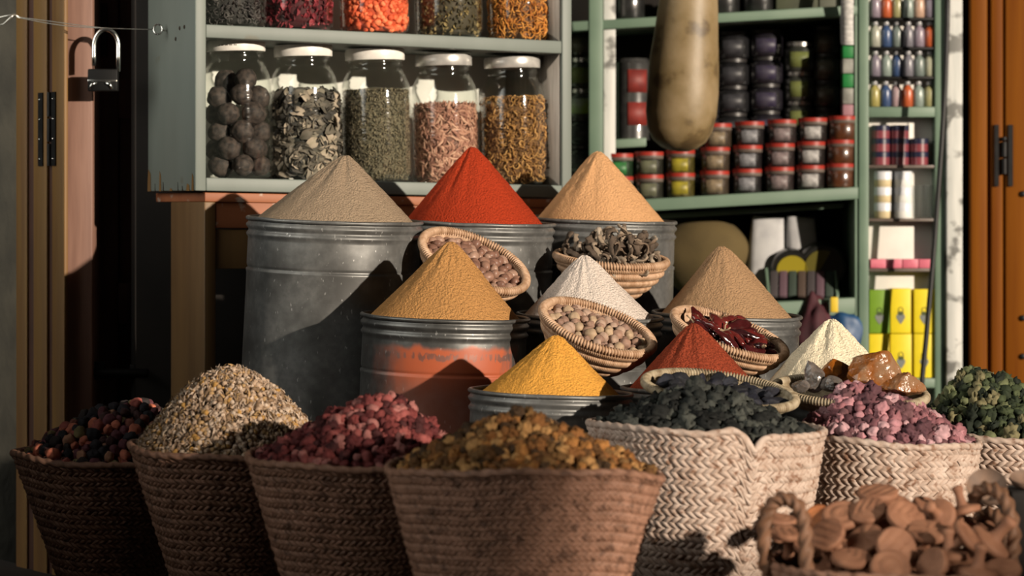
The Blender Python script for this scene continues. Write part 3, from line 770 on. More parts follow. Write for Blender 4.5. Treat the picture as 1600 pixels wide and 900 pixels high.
M_ycap = gloss('yellow_cap', (170, 154, 36)); M_ydull = gloss('dull_yellow_cap', (104, 96, 34)); M_blk = gloss('black_plastic', (26, 26, 24))
for px, nm, s in ((1244, 'black round tub with a yellow front, nearer the pale bags', 1), (1292, 'larger black round tub with a yellow front, nearer the shelf end', 1.15)):
    t = thing('round_tub', nm, 'tub', RP(px, 456, .20), (math.radians(8), 0, 0), 'black and yellow tubs on the low shelf'); r = 33 * kY * s; zc_ = r + .10 - .04
    M = Matrix.Translation((0, 0, r * (1.05))) @ Matrix.Rotation(PI / 2, 4, 'X')
    g = G(); g.lathe([(0, -.06), (r * .9, -.06), (r, -.05), (r, .03), (r * .9, .04), (0, .04)], 36, M=M); g.build('tub_body', M_blk, t, angle=50)
    g = G(); v = [(r * .74 * math.cos(a), -.042, r * 1.05 + r * .74 * math.sin(a)) for a in np.linspace(*((-.3, PI + .3) if s == 1 else (1.1, PI + 1.0)), 20)]; w_ = [(x, y - .002, z) for x, y, z in v]; n = 20
    g.add(v + w_, [tuple(range(n)), tuple(range(2 * n - 1, n - 1, -1))] + [(i, i + n, (i + 1) % n + n, (i + 1) % n) for i in range(n)]); g.build('front_label', M_ycap if s == 1 else M_ydull, t, smooth=False)
# tilted crate of dark bars
cr = thing('bar_crate', 'green sloping crate of dark wrapped bars on the low shelf', 'crate', RP(1258, 456, .06), (math.radians(-0), 0, 0))
for (x0, x1) in ((-56, -52), (52, 56)):
    g = G(); a, b = x0 * kY, x1 * kY
    v = [(x, y, z) for x in (a, b) for y, z in ((0, -.055), (0, -.01), (.10, .075), (.12, .075), (.12, -.055))]
    g.add(v, [(0, 1, 2, 3, 4), (9, 8, 7, 6, 5)] + [(i, i + 5, (i + 1) % 5 + 5, (i + 1) % 5) for i in range(5)]); g.build('side', M_greend, cr, smooth=False)
g = G(); g.box2((-52 * kY, 0, -.055), (52 * kY, .12, -.047)); g.build('bottom', M_greend, cr)
for i in range(7):
    px = 1214 + i * 14.6; m = C((64, 58, 60), (92, 70, 80), (52, 64, 56), (74, 60, 52))[i % 4]
    q = RP(px, 456, .06); rot = Euler((math.radians(-45), 0, math.radians(-6))).to_matrix()
    g = G(); g.box((0, 0, 0), (12.4 * kY, .014, .112), rot)
    o = g.build('wrapped_bar', m, bevel=.002, loc=q + Vector((0, .052, .022))); tag(o, 'dark wrapped bar, %s from the pale bags in the sloping crate' % ORD[i], 'bar', 'wrapped bars in the sloping crate')
# things on the low shelf edge
M_mar = mat('maroon_cloth', lin(70, 24, 34), lin(48, 16, 24), 14, 4, .8, bump=.4, bscale=30)
g = G(); v, f = blob(1, 3, .45, 1.5, 9); q = RP(1276, 520, .02)
g.add([Vector((p.x * 26 * kY * (1.2 - .5 * p.z), p.y * .05, p.z * 62 * kY)) + q for p in v], f); tag(g.build('cloth_bundle', M_mar), 'dark maroon cloth bundle behind the cream cone', 'cloth')
M_blue = mat('blue_bag', lin(24, 74, 116), lin(16, 50, 88), 10, 4, .5)
g = G(); v, f = blob(1, 3, .35, 1.3, 12); q = RP(1322, 522, .05)
g.add([Vector((p.x * 30 * kY, p.y * .05, p.z * 44 * kY)) + q for p in v], f); tag(g.build('plastic_bag', M_blue), 'blue plastic bag slumped beside the maroon cloth', 'bag')
carton('card', 'small yellow card standing against the low shelf edge', 'card', 1297, 1309, 464, 488, -.012, .008, mat('yellow_card', lin(206, 176, 40), None, rough=.6))
# the counter the low goods stand on
g = G(); a = RP(RX0, 700, -.10); b = RP(1340, 568, .40); g.box2(tuple(a), tuple(b)); tag(g.build('low_counter', M_dark, bevel=.004), 'dark low counter under the wall rack', 'counter')

# ------------------------------------------------------------------ narrow cabinet with little bottles
YR = 10.02; kR = YR / F
def QP(px, py, d): return Vector((PX(px, YR), YR + d, PZ(py, YR)))
nar = thing('narrow_cabinet', 'narrow green cabinet with white back holding little coloured bottles', 'cabinet', (0, YR, 0))
def qbox(name, p0, p1, y0, y1, d0, d1, m, bevel=.002):
    a, b = PX(p0, YR), PX(p1, YR); g = G(); g.box2((a, d0, PZ(y1, YR)), (b, d1, PZ(y0, YR))); return g.build(name, m, nar, bevel=bevel)
top, bot = -110, PX(0, 1) * 0 + 789
qbox('side_panel', 1342, 1357.5, top, bot, 0, .08, M_greend); qbox('side_panel', 1461, 1476, top, bot, 0, .08, M_greend)
qbox('back_panel', 1357, 1461, top, bot, .066, .08, M_white)
for y in (27.5, 73.5, 119.5): qbox('bottle_shelf', 1357, 1461, y, y + 4, .006, .066, M_iron, .001)
qbox('shelf', 1357, 1461, 167, 183, .0, .066, M_greend)
for y in (258, 341.5): qbox('bottle_shelf', 1357, 1461, y, y + 4.5, .004, .066, M_greyl, .001)
qbox('pink_shelf', 1358, 1461, 419.5, 424.5, .008, .066, M_greyl, .001); qbox('shelf', 1357, 1461, 591, 606, .0, .066, M_greend)
qbox('inner_frame', 1358, 1426, 187, 191, .062, .066, M_white, .001); qbox('inner_frame', 1423, 1427, 191, 257, .062, .066, M_white, .001)
qbox('shelf', 1357, 1461, -60, -45, .0, .066, M_greend)
# bottles: body and stopper
def bottle(m, h):
    r = .0185; t = thing('small_bottle', '', 'bottle')
    g = G(); g.lathe([(0, 0), (r * .9, 0), (r, .003), (r, h * .62), (r * .85, h * .72), (r * .42, h * .80), (r * .4, h * .86), (0, h * .86)], 24); g.build('bottle_body', m, t, angle=60)
    g = G(); g.lathe([(r * .5, h * .85), (r * .56, h * .87), (r * .5, h * .98), (0, h)], 20); g.build('stopper', M_bc, t, angle=60)
    return t
M_bc = mat('bottle_stopper', lin(150, 150, 152), None, rough=.25, spec=.6)
bc = {'lilac': (168, 152, 168), 'orange': (218, 104, 56), 'straw': (186, 182, 128), 'pale green': (160, 176, 168), 'peach': (226, 186, 160), 'mauve': (150, 140, 156), 'pearl': (196, 198, 182), 'blue': (66, 92, 138), 'grey': (140, 138, 148), 'cream': (206, 206, 176), 'yellow': (192, 180, 104), 'pink': (206, 176, 180), 'sea green': (138, 152, 146)}
rows = [(27, ['lilac', 'orange', 'straw', 'pale green', 'peach', 'mauve']), (73, ['pearl', 'blue', 'sea green', 'grey', 'lilac', 'orange']), (119, ['mauve', 'pale green', 'blue', 'grey', 'sea green', 'cream']), (166.5, ['yellow', 'blue', 'pink', 'orange', 'pale green', 'straw'])]
BP = {}
for ri, (by, cs) in enumerate(rows):
    for ci, c in enumerate(cs):
        if c in BP: o = dup(BP[c])
        else: o = BP[c] = bottle(gloss('bottle_' + c.replace(' ', '_'), bc[c], tuple(int(q * .85) for q in bc[c])), .084)
        o.location = QP(1369 + ci * 17.2 + (-1 if ri == 3 else 0), by, .03)
        o['label'] = '%s little bottle in the %s row of the narrow cabinet, %s from the cable' % (c, ('top', 'second', 'third', 'bottom')[ri], ORD[5 - ci]); o['group'] = 'little bottles in the narrow cabinet'
# tins: navy lid over red body
M_navy = gloss('navy_tin', (36, 38, 68)); M_tinr = gloss('rose_tin', (158, 74, 84), (140, 60, 70))
def tin():
    t = thing('small_tin', '', 'tin'); r = 14.4 * kR; h = 20.6 * kR
    g = G(); g.lathe([(0, 0), (r, 0), (r, h * .62), (0, h * .62)], 28); g.build('tin_body', M_tinr, t, angle=40)
    g = G(); g.lathe([(r * 1.03, h * .58), (r * 1.03, h * .96), (r * .98, h), (0, h)], 28); g.build('lid', M_navy, t, angle=40)
    return t
t0 = tin(); first = True
for ci, (px, n) in enumerate(((1378, 3), (1408, 3), (1438, 2))):
    for r_ in range(n):
        o = t0 if first else dup(t0); first = False
        o.location = QP(px, 257.5 - 20.8 * r_, .035); o['label'] = 'navy and rose tin, %s of the %s stack from the bottle cabinet\'s hinge-free side' % (('bottom', 'second', 'top')[r_], ORD[ci]); o['group'] = 'navy and rose tins'
        o['label'] = '%s navy and rose tin of the %s stack counted towards the cable' % (('lowest', 'second', 'third')[r_], ORD[ci])
def cream_jar(tall):
    t = thing('cream_jar', '', 'jar'); r = 14 * kR; h = 24.4 * kR
    g = G(); g.lathe([(0, 0), (r * .92, 0), (r, .003), (r, h * .5), (0, h * .5)], 26); g.build('jar_body', mat('beige_jar' if not tall else 'white_jar', lin(196, 180, 142) if not tall else lin(220, 220, 216), None, rough=.4), t, angle=40)
    g = G(); g.lathe([(r * 1.04, h * .46), (r * 1.04, h * .94), (r * .98, h), (0, h)], 26); g.build('lid', mat('pale_lid', lin(206, 208, 212), None, rough=.35), t, angle=40)
    return t
ca, cb = cream_jar(0), cream_jar(1)
for r_ in range(3):
    o = ca if r_ == 0 else dup(ca); o.location = QP(1382, 341 - 24.5 * r_, .035); tag(o, 'beige jar with pale lid, %s of its stack below the tins' % ('bottom', 'middle', 'top')[r_], None, 'pale jars below the tins')
    o = cb if r_ == 0 else dup(cb); o.location = QP(1413, 341 - 24.5 * r_, .035); tag(o, 'white jar with pale lid, %s of its stack below the tins' % ('bottom', 'middle', 'top')[r_], None, 'pale jars below the tins')
M_tum = glass('tumbler_glass', (.93, .94, .94), .08)
for i, (px, nm) in enumerate(((1433, 'nearest the white jars'), (1446, 'in the middle of its row'), (1458, 'nearest the cable'))):
    g = G(); r = 6.2 * kR; h = 52 * kR; g.lathe([(0, 0), (r * .8, 0), (r, h), (r * .93, h), (r * .72, .006), (0, .006)], 20)
    o = g.build('glass_tumbler', M_tum, angle=50, loc=QP(px, 341, .03)); tag(o, 'tall clear glass tumbler %s in the narrow cabinet' % nm, 'glass', 'tumblers in the narrow cabinet')
M_pk = mat('pink_box', lin(208, 116, 132), lin(190, 92, 112), 20, 3, .5)
for i in range(4):
    a = QP(1361 + i * 25.2, 419, .012); b = QP(1385 + i * 25.2, 405, .06); g = G(); g.box2(tuple(a), tuple(b)); tag(g.build('soap_box', M_pk if i % 2 == 0 else mat('rose_box', lin(196, 100, 118), None, rough=.5), bevel=.001), 'flat pink box, %s from the cable along the thin shelf' % ORD[3 - i], 'box', 'flat pink boxes')
M_yel = mat('yellow_box', lin(226, 204, 30), lin(206, 186, 20), 8, 3, .5); M_grn = mat('leaf_green_box', lin(112, 148, 34), lin(98, 134, 28), 8, 3, .5); M_emb = mat('grey_emblem', lin(112, 116, 112), None, rough=.5); M_leaf = mat('dark_emblem', lin(60, 74, 40), None, rough=.5)
def emblem(par, cx, cz, s):
    g = G(); pts = [(0, -1), (.34, -.55), (.62, -.05), (.6, .3), (.3, .46), (0, .38), (-.3, .46), (-.6, .3), (-.62, -.05), (-.34, -.55)]
    v = [(cx + x * s, -.0012, cz + z * s) for x, z in pts] + [(cx + x * s, .001, cz + z * s) for x, z in pts]; n = len(pts)
    g.add(v, [tuple(range(n)), tuple(range(2 * n - 1, n - 1, -1))] + [(i, i + n, (i + 1) % n + n, (i + 1) % n) for i in range(n)]); em = g.build('emblem', M_emb, par, smooth=False)
    g = G()
    for a in (-.5, 0, .5): g.box((cx + a * s * .5, -.0008, cz + s * (.62 - abs(a) * .25)), (s * .2, .002, s * .5), Euler((0, a, 0)).to_matrix())
    ring = [(cx + math.cos(t_) * s * .34, -.0008, cz + s * 1.0 + math.sin(t_) * s * .42) for t_ in np.linspace(0, 2 * PI, 18, endpoint=False)]
    g.tube(ring, s * .05, 6, closed=True); g.build('emblem_leaf', M_leaf, em, smooth=False)
bx = [(1359, 1391, 453, 521, M_grn, 'green box printed with a grey fruit, on the yellow boxes', .012), (1392, 1424, 451, 521, M_yel, 'yellow box beside the green box on the upper layer', .010), (1429, 1461, 452, 521, M_yel, 'yellow box of the upper layer, behind the black cable', .012),
      (1353.5 + 5, 1390, 522, 590.5, M_yel, 'plain yellow box under the green box', .006), (1392, 1425, 522, 590.5, M_yel, 'yellow box in the middle of the lower layer', .010), (1429, 1461, 522, 590.5, M_yel, 'yellow box of the lower layer, behind the black cable', .012)]
for i, (a, b, y0, y1, m, lab, d) in enumerate(bx):
    t = thing('tea_box', lab, 'box', QP((a + b) / 2, y1, d), group='printed boxes at the foot of the narrow cabinet'); w2 = (b - a) / 2 * kR; hh = (y1 - y0) * kR
    g = G(); g.box2((-w2, 0, 0), (w2, .05, hh)); g.build('carton', m, t, bevel=.0015)
    if i != 3: emblem(t, 0, hh * .36, 11 * kR)
# black cable hanging in front
g = G(); pp = [(1482, -80), (1480, 40), (1477, 130), (1471, 230), (1466, 300), (1460, 380), (1454, 450), (1447, 530), (1441, 590), (1438, 640)]
g.tube([P(x, y, 9.90) for x, y in pp], .0085, 10)
tag(g.build('power_cable', M_black), 'thick black cable hanging before the narrow cabinet', 'cable')
# hanging gourd
M_gourd = mat('dried_gourd_skin', lin(136, 118, 88), lin(112, 94, 60), 9, 5, .5, bump=.25, bscale=16, bdist=.006, c3=lin(84, 68, 44), s3=9, t3=(.56, .64), sss=.1, lo=.38, hi=.62)
YG = 9.5; gd = thing('hanging_gourd', 'long pale mottled dried gourd hanging before the wall rack', 'gourd', P(1061, 237, YG), (0, math.radians(3.5), 0)); kG = YG / F
g = G(); pr = [(0, 0), (14, 1), (28, 6), (42, 17), (51, 34), (55.5, 60), (56, 95), (54, 140), (51, 180), (47, 220), (43.5, 260), (38, 300), (28, 335), (14, 352), (6, 356), (0, 357)]
g.lathe([(r * kG, z * kG) for r, z in pr], 40, rf=lambda a, z: 1 + .04 * noise.noise(Vector((math.cos(a) * 1.3, math.sin(a) * 1.3, z * 9)))); g.build('gourd_body', M_gourd, gd)
g = G(); g.tube([(0, 0, 350 * kG), (0.002, 0, 380 * kG), (-.004, 0, 400 * kG), (-.05, 0, 2.41 - PZ(237, YG))], [.007, .005, .003, .003], 8); g.build('stem_cord', mat('cord', lin(90, 76, 50), None), gd)
# ------------------------------------------------------------------ galvanised drums of ground spice
def alb(r, g, b, k=1.0):
    a = lin(r, g, b); return (a[0] / 1.50 * k, a[1] / 1.30 * k, a[2] / 1.06 * k, 1)
def galv(name, paint=False):
    m = mat(name, (.135, .137, .134, 1), (.185, .186, .18, 1), 55, 3, .45, metal=.5, bump=.12, bscale=30, c3=(.085, .085, .082, 1), s3=8, t3=(.46, .66))
    nt = m.node_tree; N, L = nt.nodes, nt.links; b = N['Principled BSDF']
    # short bright dings in the zinc
    tc = N.new('ShaderNodeTexCoord'); mp = N.new('ShaderNodeMapping'); mp.inputs['Scale'].default_value = (1, 1, .45); mp.inputs['Rotation'].default_value = (0.2, .3, .5)
    L.new(tc.outputs['Object'], mp.inputs[0]); vz = N.new('ShaderNodeTexNoise'); vz.inputs['Scale'].default_value = 120; vz.inputs['Detail'].default_value = 1
    L.new(mp.outputs[0], vz.inputs['Vector']); mr = N.new('ShaderNodeMapRange'); mr.inputs[1].default_value = .70; mr.inputs[2].default_value = .76
    L.new(vz.outputs['Fac'], mr.inputs[0]); mx = N.new('ShaderNodeMix'); mx.data_type = 'RGBA'; mx.inputs[7].default_value = (.34, .34, .33, 1)
    src = b.inputs['Base Color'].links[0].from_socket
    L.new(mr.outputs[0], mx.inputs[0]); L.new(src, mx.inputs[6]); col = mx.outputs[2]
    L.new(col, b.inputs['Base Color'])
    if paint:
        sx = N.new('ShaderNodeSeparateXYZ'); L.new(tc.outputs['Object'], sx.inputs[0])
        def rng(o, a, c, lo=0, hi=1):
            r = N.new('ShaderNodeMapRange'); r.interpolation_type = 'SMOOTHSTEP'; r.inputs[1].default_value = a; r.inputs[2].default_value = c; r.inputs[3].default_value = lo; r.inputs[4].default_value = hi
            L.new(o, r.inputs[0]); return r.outputs[0]
        def mul(a, c):
            q = N.new('ShaderNodeMath'); q.operation = 'MULTIPLY'; L.new(a, q.inputs[0])
            if isinstance(c, float): q.inputs[1].default_value = c
            else: L.new(c, q.inputs[1])
            return q.outputs[0]
        nz = N.new('ShaderNodeTexNoise'); nz.inputs['Scale'].default_value = 26; nz.inputs['Detail'].default_value = 6; m3 = N.new('ShaderNodeMapping'); m3.inputs['Scale'].default_value = (1, 1, .35)
        L.new(tc.outputs['Object'], m3.inputs[0]); L.new(m3.outputs[0], nz.inputs['Vector'])
        ad = N.new('ShaderNodeMath'); ad.operation = 'MULTIPLY_ADD'; ad.inputs[1].default_value = .12; L.new(nz.outputs['Fac'], ad.inputs[0]); L.new(sx.outputs[0], ad.inputs[2])
        az = N.new('ShaderNodeMath'); az.operation = 'MULTIPLY_ADD'; az.inputs[1].default_value = .035; L.new(nz.outputs['Fac'], az.inputs[0]); L.new(sx.outputs[2], az.inputs[2])
        zt = paint
        k = mul(mul(rng(ad.outputs[0], -.13, -.02), rng(ad.outputs[0], .205, .245, 1, 0)), rng(az.outputs[0], zt - .062, zt - .045, 1, 0))
        # a scraped line along the middle of the paint
        st = N.new('ShaderNodeTexNoise'); st.inputs['Scale'].default_value = 70; st.inputs['Detail'].default_value = 3; m4 = N.new('ShaderNodeMapping'); m4.inputs['Scale'].default_value = (1, 1, .2)
        L.new(tc.outputs['Object'], m4.inputs[0]); L.new(m4.outputs[0], st.inputs['Vector'])
        a2 = N.new('ShaderNodeMath'); a2.operation = 'MULTIPLY_ADD'; a2.inputs[1].default_value = .05; L.new(st.outputs['Fac'], a2.inputs[0]); L.new(sx.outputs[2], a2.inputs[2])
        sc = mul(rng(a2.outputs[0], zt - .075, zt - .071), rng(a2.outputs[0], zt - .060, zt - .056, 1, 0)); sc = mul(sc, rng(st.outputs['Fac'], .46, .54)); sc = mul(sc, .5)
        inv = N.new('ShaderNodeMath'); inv.operation = 'SUBTRACT'; inv.inputs[0].default_value = 1; L.new(sc, inv.inputs[1])
        low = rng(az.outputs[0], zt - .19, zt - .10, .62, 1.0)
        k = mul(mul(k, inv.outputs[0]), low)
        m5 = N.new('ShaderNodeMix'); m5.data_type = 'RGBA'; m5.inputs[7].default_value = lin(160, 80, 50)
        L.new(k, m5.inputs[0]); L.new(col, m5.inputs[6]); L.new(m5.outputs[2], b.inputs['Base Color'])
        iv = N.new('ShaderNodeMath'); iv.operation = 'MULTIPLY_ADD'; iv.inputs[1].default_value = -.78; iv.inputs[2].default_value = .78; L.new(k, iv.inputs[0]); L.new(iv.outputs[0], b.inputs['Metallic'])
    return m
M_galv = galv('galvanised_zinc')
M_pow = {}
def powder_mat(name, c, dark=.72, grain=420, blot=.0):
    m = mat(name, alb(*c), tuple([q * dark for q in alb(*c)[:3]] + [1]), grain, 4, .95, bump=1.0, bscale=grain * .5, bdist=.009, lo=.40, hi=.68, spec=.1)
    return m
DR = {}
def drum(key, label, px, py, rpx, Y, lean=0.0, m=None, crease=.128):
    r = rpx * Y / F; c = P(px, py, Y); fz = FL(c.x) ; h = c.z - fz
    loc = Vector((c.x - math.sin(FA) * h, Y + math.sin(lean) * h, fz + r * (math.sin(FA) + abs(math.sin(lean))) + .001)); h -= r * (math.sin(FA) + abs(math.sin(lean))) + .001
    rot = (lean, FA, 0)
    t = thing('spice_drum', label, 'drum', loc, rot, 'zinc drums heaped with ground spice')
    k = .966
    def rb(z): return r * (k + .03 * min(1, z / .5))       # widens slightly towards the foot
    pr = [(0, h), (0, h)]
    def rib(z, a, w): return [(rb(z) , z - w), (rb(z) + a * .7, z - w * .5), (rb(z) + a, z), (rb(z) + a * .7, z + w * .5), (rb(z), z + w)]
    zz = lambda d: h - d
    out = [(0, .0), (rb(h), 0.0), (rb(h), .01)]
    z = .05
    while z < h - crease - .05: out.append((rb(h - z), z)); z += .08
    out += [(rb(crease), zz(crease + .012)), (rb(crease) + .0018, zz(crease + .006)), (rb(crease) + .0015, zz(crease + .001)), (rb(crease) - .004, zz(crease - .002)), (rb(crease) - .001, zz(crease - .006)), (rb(crease), zz(crease - .012))]
    out += [(rb(.06), zz(.06)), (rb(.05), zz(.053)), (rb(.045) + .004, zz(.048)), (rb(.045) + .005, zz(.043)), (rb(.045) + .001, zz(.038)), (rb(.03) - .001, zz(.034)), (rb(.03) + .001, zz(.030)), (rb(.03) + .006, zz(.024)), (rb(.03) + .006, zz(.019)), (rb(.03) + .001, zz(.014)), (rb(0), zz(.010)), (r * .985, zz(.004))]
    inn = [(r * .962, zz(.004)), (r * .955, zz(.04)), (r * .95, .012), (0, .012)]
    rng = random.Random(key); sd_ = rng.uniform(0, 50)
    rf = lambda a, z: 1 + .006 * noise.noise(Vector((math.cos(a) * 1.2 + sd_, math.sin(a) * 1.2, z * 4)))
    g = G(); g.lathe(out + inn, 96, rf=rf); g.build('drum_body', m or M_galv, t)
    g = G(); ring = [(r * .982 * rf(a, 0) * math.cos(a), r * .982 * rf(a, 0) * math.sin(a), h - .004 + .002 * noise.noise(Vector((math.cos(a) * 2 + sd_, math.sin(a) * 2, 0)))) for a in np.linspace(0, 2 * PI, 96, endpoint=False)]
    g.tube(ring, .0052, 10, closed=True); g.build('rim', m or M_galv, t)
    DR[key] = (loc, rot, r, h)
    return t
def powder(key, name, label, peak, col, R=.93, seed=0, rough=1.0, dark=.72, grain=420, base_dz=-.014, soft=.07):
    loc, rot, r, h = DR[key]; RM = Euler(rot).to_matrix()
    Y = loc.y - math.sin(rot[0]) * h
    pk = RM.transposed() @ (P(peak[0], peak[1], Y) - loc)
    Rb = r * R; H = pk.z - (h + base_dz); na, nr = 144, 64
    ax, ay = pk.x, pk.y * .3
    V = [(ax, ay, h + base_dz + H * (1 - soft * .9))]; o = Vector((seed * 3.7, seed * 1.3, seed * 2.1))
    e = soft
    for i in range(1, nr + 1):
        s = i / nr
        f = (math.sqrt(1 + e * e) - math.sqrt(s * s + e * e)) / (math.sqrt(1 + e * e) - e)
        for k in range(na):
            a = 2 * PI * k / na
            x = ax * (1 - s) + Rb * s * math.cos(a); y = ay * (1 - s) + Rb * s * math.sin(a)
            st = noise.noise(Vector((math.cos(a) * 3.2, math.sin(a) * 3.2, s * 1.4)) + o) * .011 * min(1, s * 4) * (1.08 - s)
            st += noise.noise(Vector((math.cos(a) * 9, math.sin(a) * 9, s * 2.5)) + o) * .004 * min(1, s * 3) * (1.15 - s)
            fi = noise.noise(Vector((x * 90, y * 90, s * 5)) + o) * .0017 + noise.noise(Vector((x * 260, y * 260, 0)) + o) * .0012
            z = h + base_dz + H * f * .96 + (st + fi) * rough * (1 - s ** 8)
            V.append((x, y, z))
    F_ = [(0, 1 + k, 1 + (k + 1) % na) for k in range(na)]
    for i in range(nr - 1):
        for k in range(na):
            a, b = 1 + i * na + k, 1 + i * na + (k + 1) % na
            F_.append((a, a + na, b + na, b))
    n0 = len(V)
    for k in range(na): V.append((Rb * .99 * math.cos(2 * PI * k / na), Rb * .99 * math.sin(2 * PI * k / na), .0125))
    for k in range(na):
        a, b = 1 + (nr - 1) * na + k, 1 + (nr - 1) * na + (k + 1) % na
        F_.append((a, n0 + k, n0 + (k + 1) % na, b))
    F_.append(tuple(n0 + k for k in range(na))[::-1])
    g = G(); g.add(V, F_)
    ob = g.build(name, powder_mat('powder_' + key, col, dark, grain)); ob.location = loc; ob.rotation_euler = rot
    return tag(ob, label, 'spice')
L1 = math.radians(1.6)
drum('tan', 'biggest zinc drum at the left of the back row, heaped with tan powder', 523.5, 341, 138.5, 8.1, L1, crease=.135)
drum('red', 'zinc drum in the middle of the back row, heaped with red powder', 742, 344.5, 127, 8.4, L1)
drum('org', 'zinc drum at the right of the back row, heaped with orange-yellow powder', 940, 341, 118.5, 8.7, L1)
hz_ = lambda px, py, Y: P(px, py, Y).z - FL(PX(px, Y))
M_paint = galv('zinc_with_orange_paint', paint=hz_(696, 492, 7.75) - .21 * (math.sin(FA) + math.sin(math.radians(1.2))))
drum('mus', 'zinc drum with a scraped band of orange paint, heaped with mustard powder', 696, 492, 132.5, 7.75, math.radians(1.2), M_paint, crease=.140)
drum('whi', 'zinc drum under the whitish cone, behind the bowl of round nuts', 922, 491, 115, 8.0, L1)
drum('bro', 'zinc drum under the light brown cone, nearest the back shelves', 1136, 489, 117.5, 8.25, L1)
drum('yel', 'lowest zinc drum in front, heaped with bright yellow powder', 861, 610, 129, 7.3, 0)
drum('bri', 'zinc drum under the brick red cone, behind the indigo tray', 1089, 607, 119, 7.5, 0)
drum('cre', 'zinc drum under the cream cone, behind the amber lumps', 1300, 604, 118, 7.76, 0)
powder('tan', 'spice_cone', 'smooth tan powder cone on the biggest drum', (541, 238), (191, 157, 120), seed=1)
powder('red', 'spice_cone', 'deep red powder cone in the middle of the back row', (738, 224), (211, 69, 33), seed=2, dark=.6, R=.88)
powder('org', 'spice_cone', 'light orange-yellow powder cone at the right of the back row', (935, 232), (259, 187, 122), seed=3, dark=.8, R=.88, soft=.085)
powder('mus', 'spice_cone', 'mustard brown powder cone on the orange painted drum', (705, 372), (221, 153, 85), seed=4, dark=.62, grain=330, R=.92)
powder('whi', 'spice_cone', 'whitish powder cone behind the bowl of round nuts', (913, 395), (261, 230, 199), seed=5, dark=.80, grain=380, R=.93)
powder('bro', 'spice_cone', 'light brown powder cone behind the bowl of red chillies', (1128, 380), (204, 154, 106), seed=6, R=.90, dark=.8, soft=.09)
powder('yel', 'spice_cone', 'bright yellow powder cone on the lowest drum in front', (870, 520), (270, 183, 75), seed=7, dark=.86, R=.88)
powder('bri', 'spice_cone', 'brick red powder cone behind the indigo tray', (1084, 500), (177, 75, 45), seed=8, dark=.45, grain=300, R=.93)
powder('cre', 'spice_cone', 'crumbly cream powder cone behind the amber lumps', (1300, 494), (286, 253, 201), seed=9, dark=.85, rough=1.8, R=.93, soft=.11)

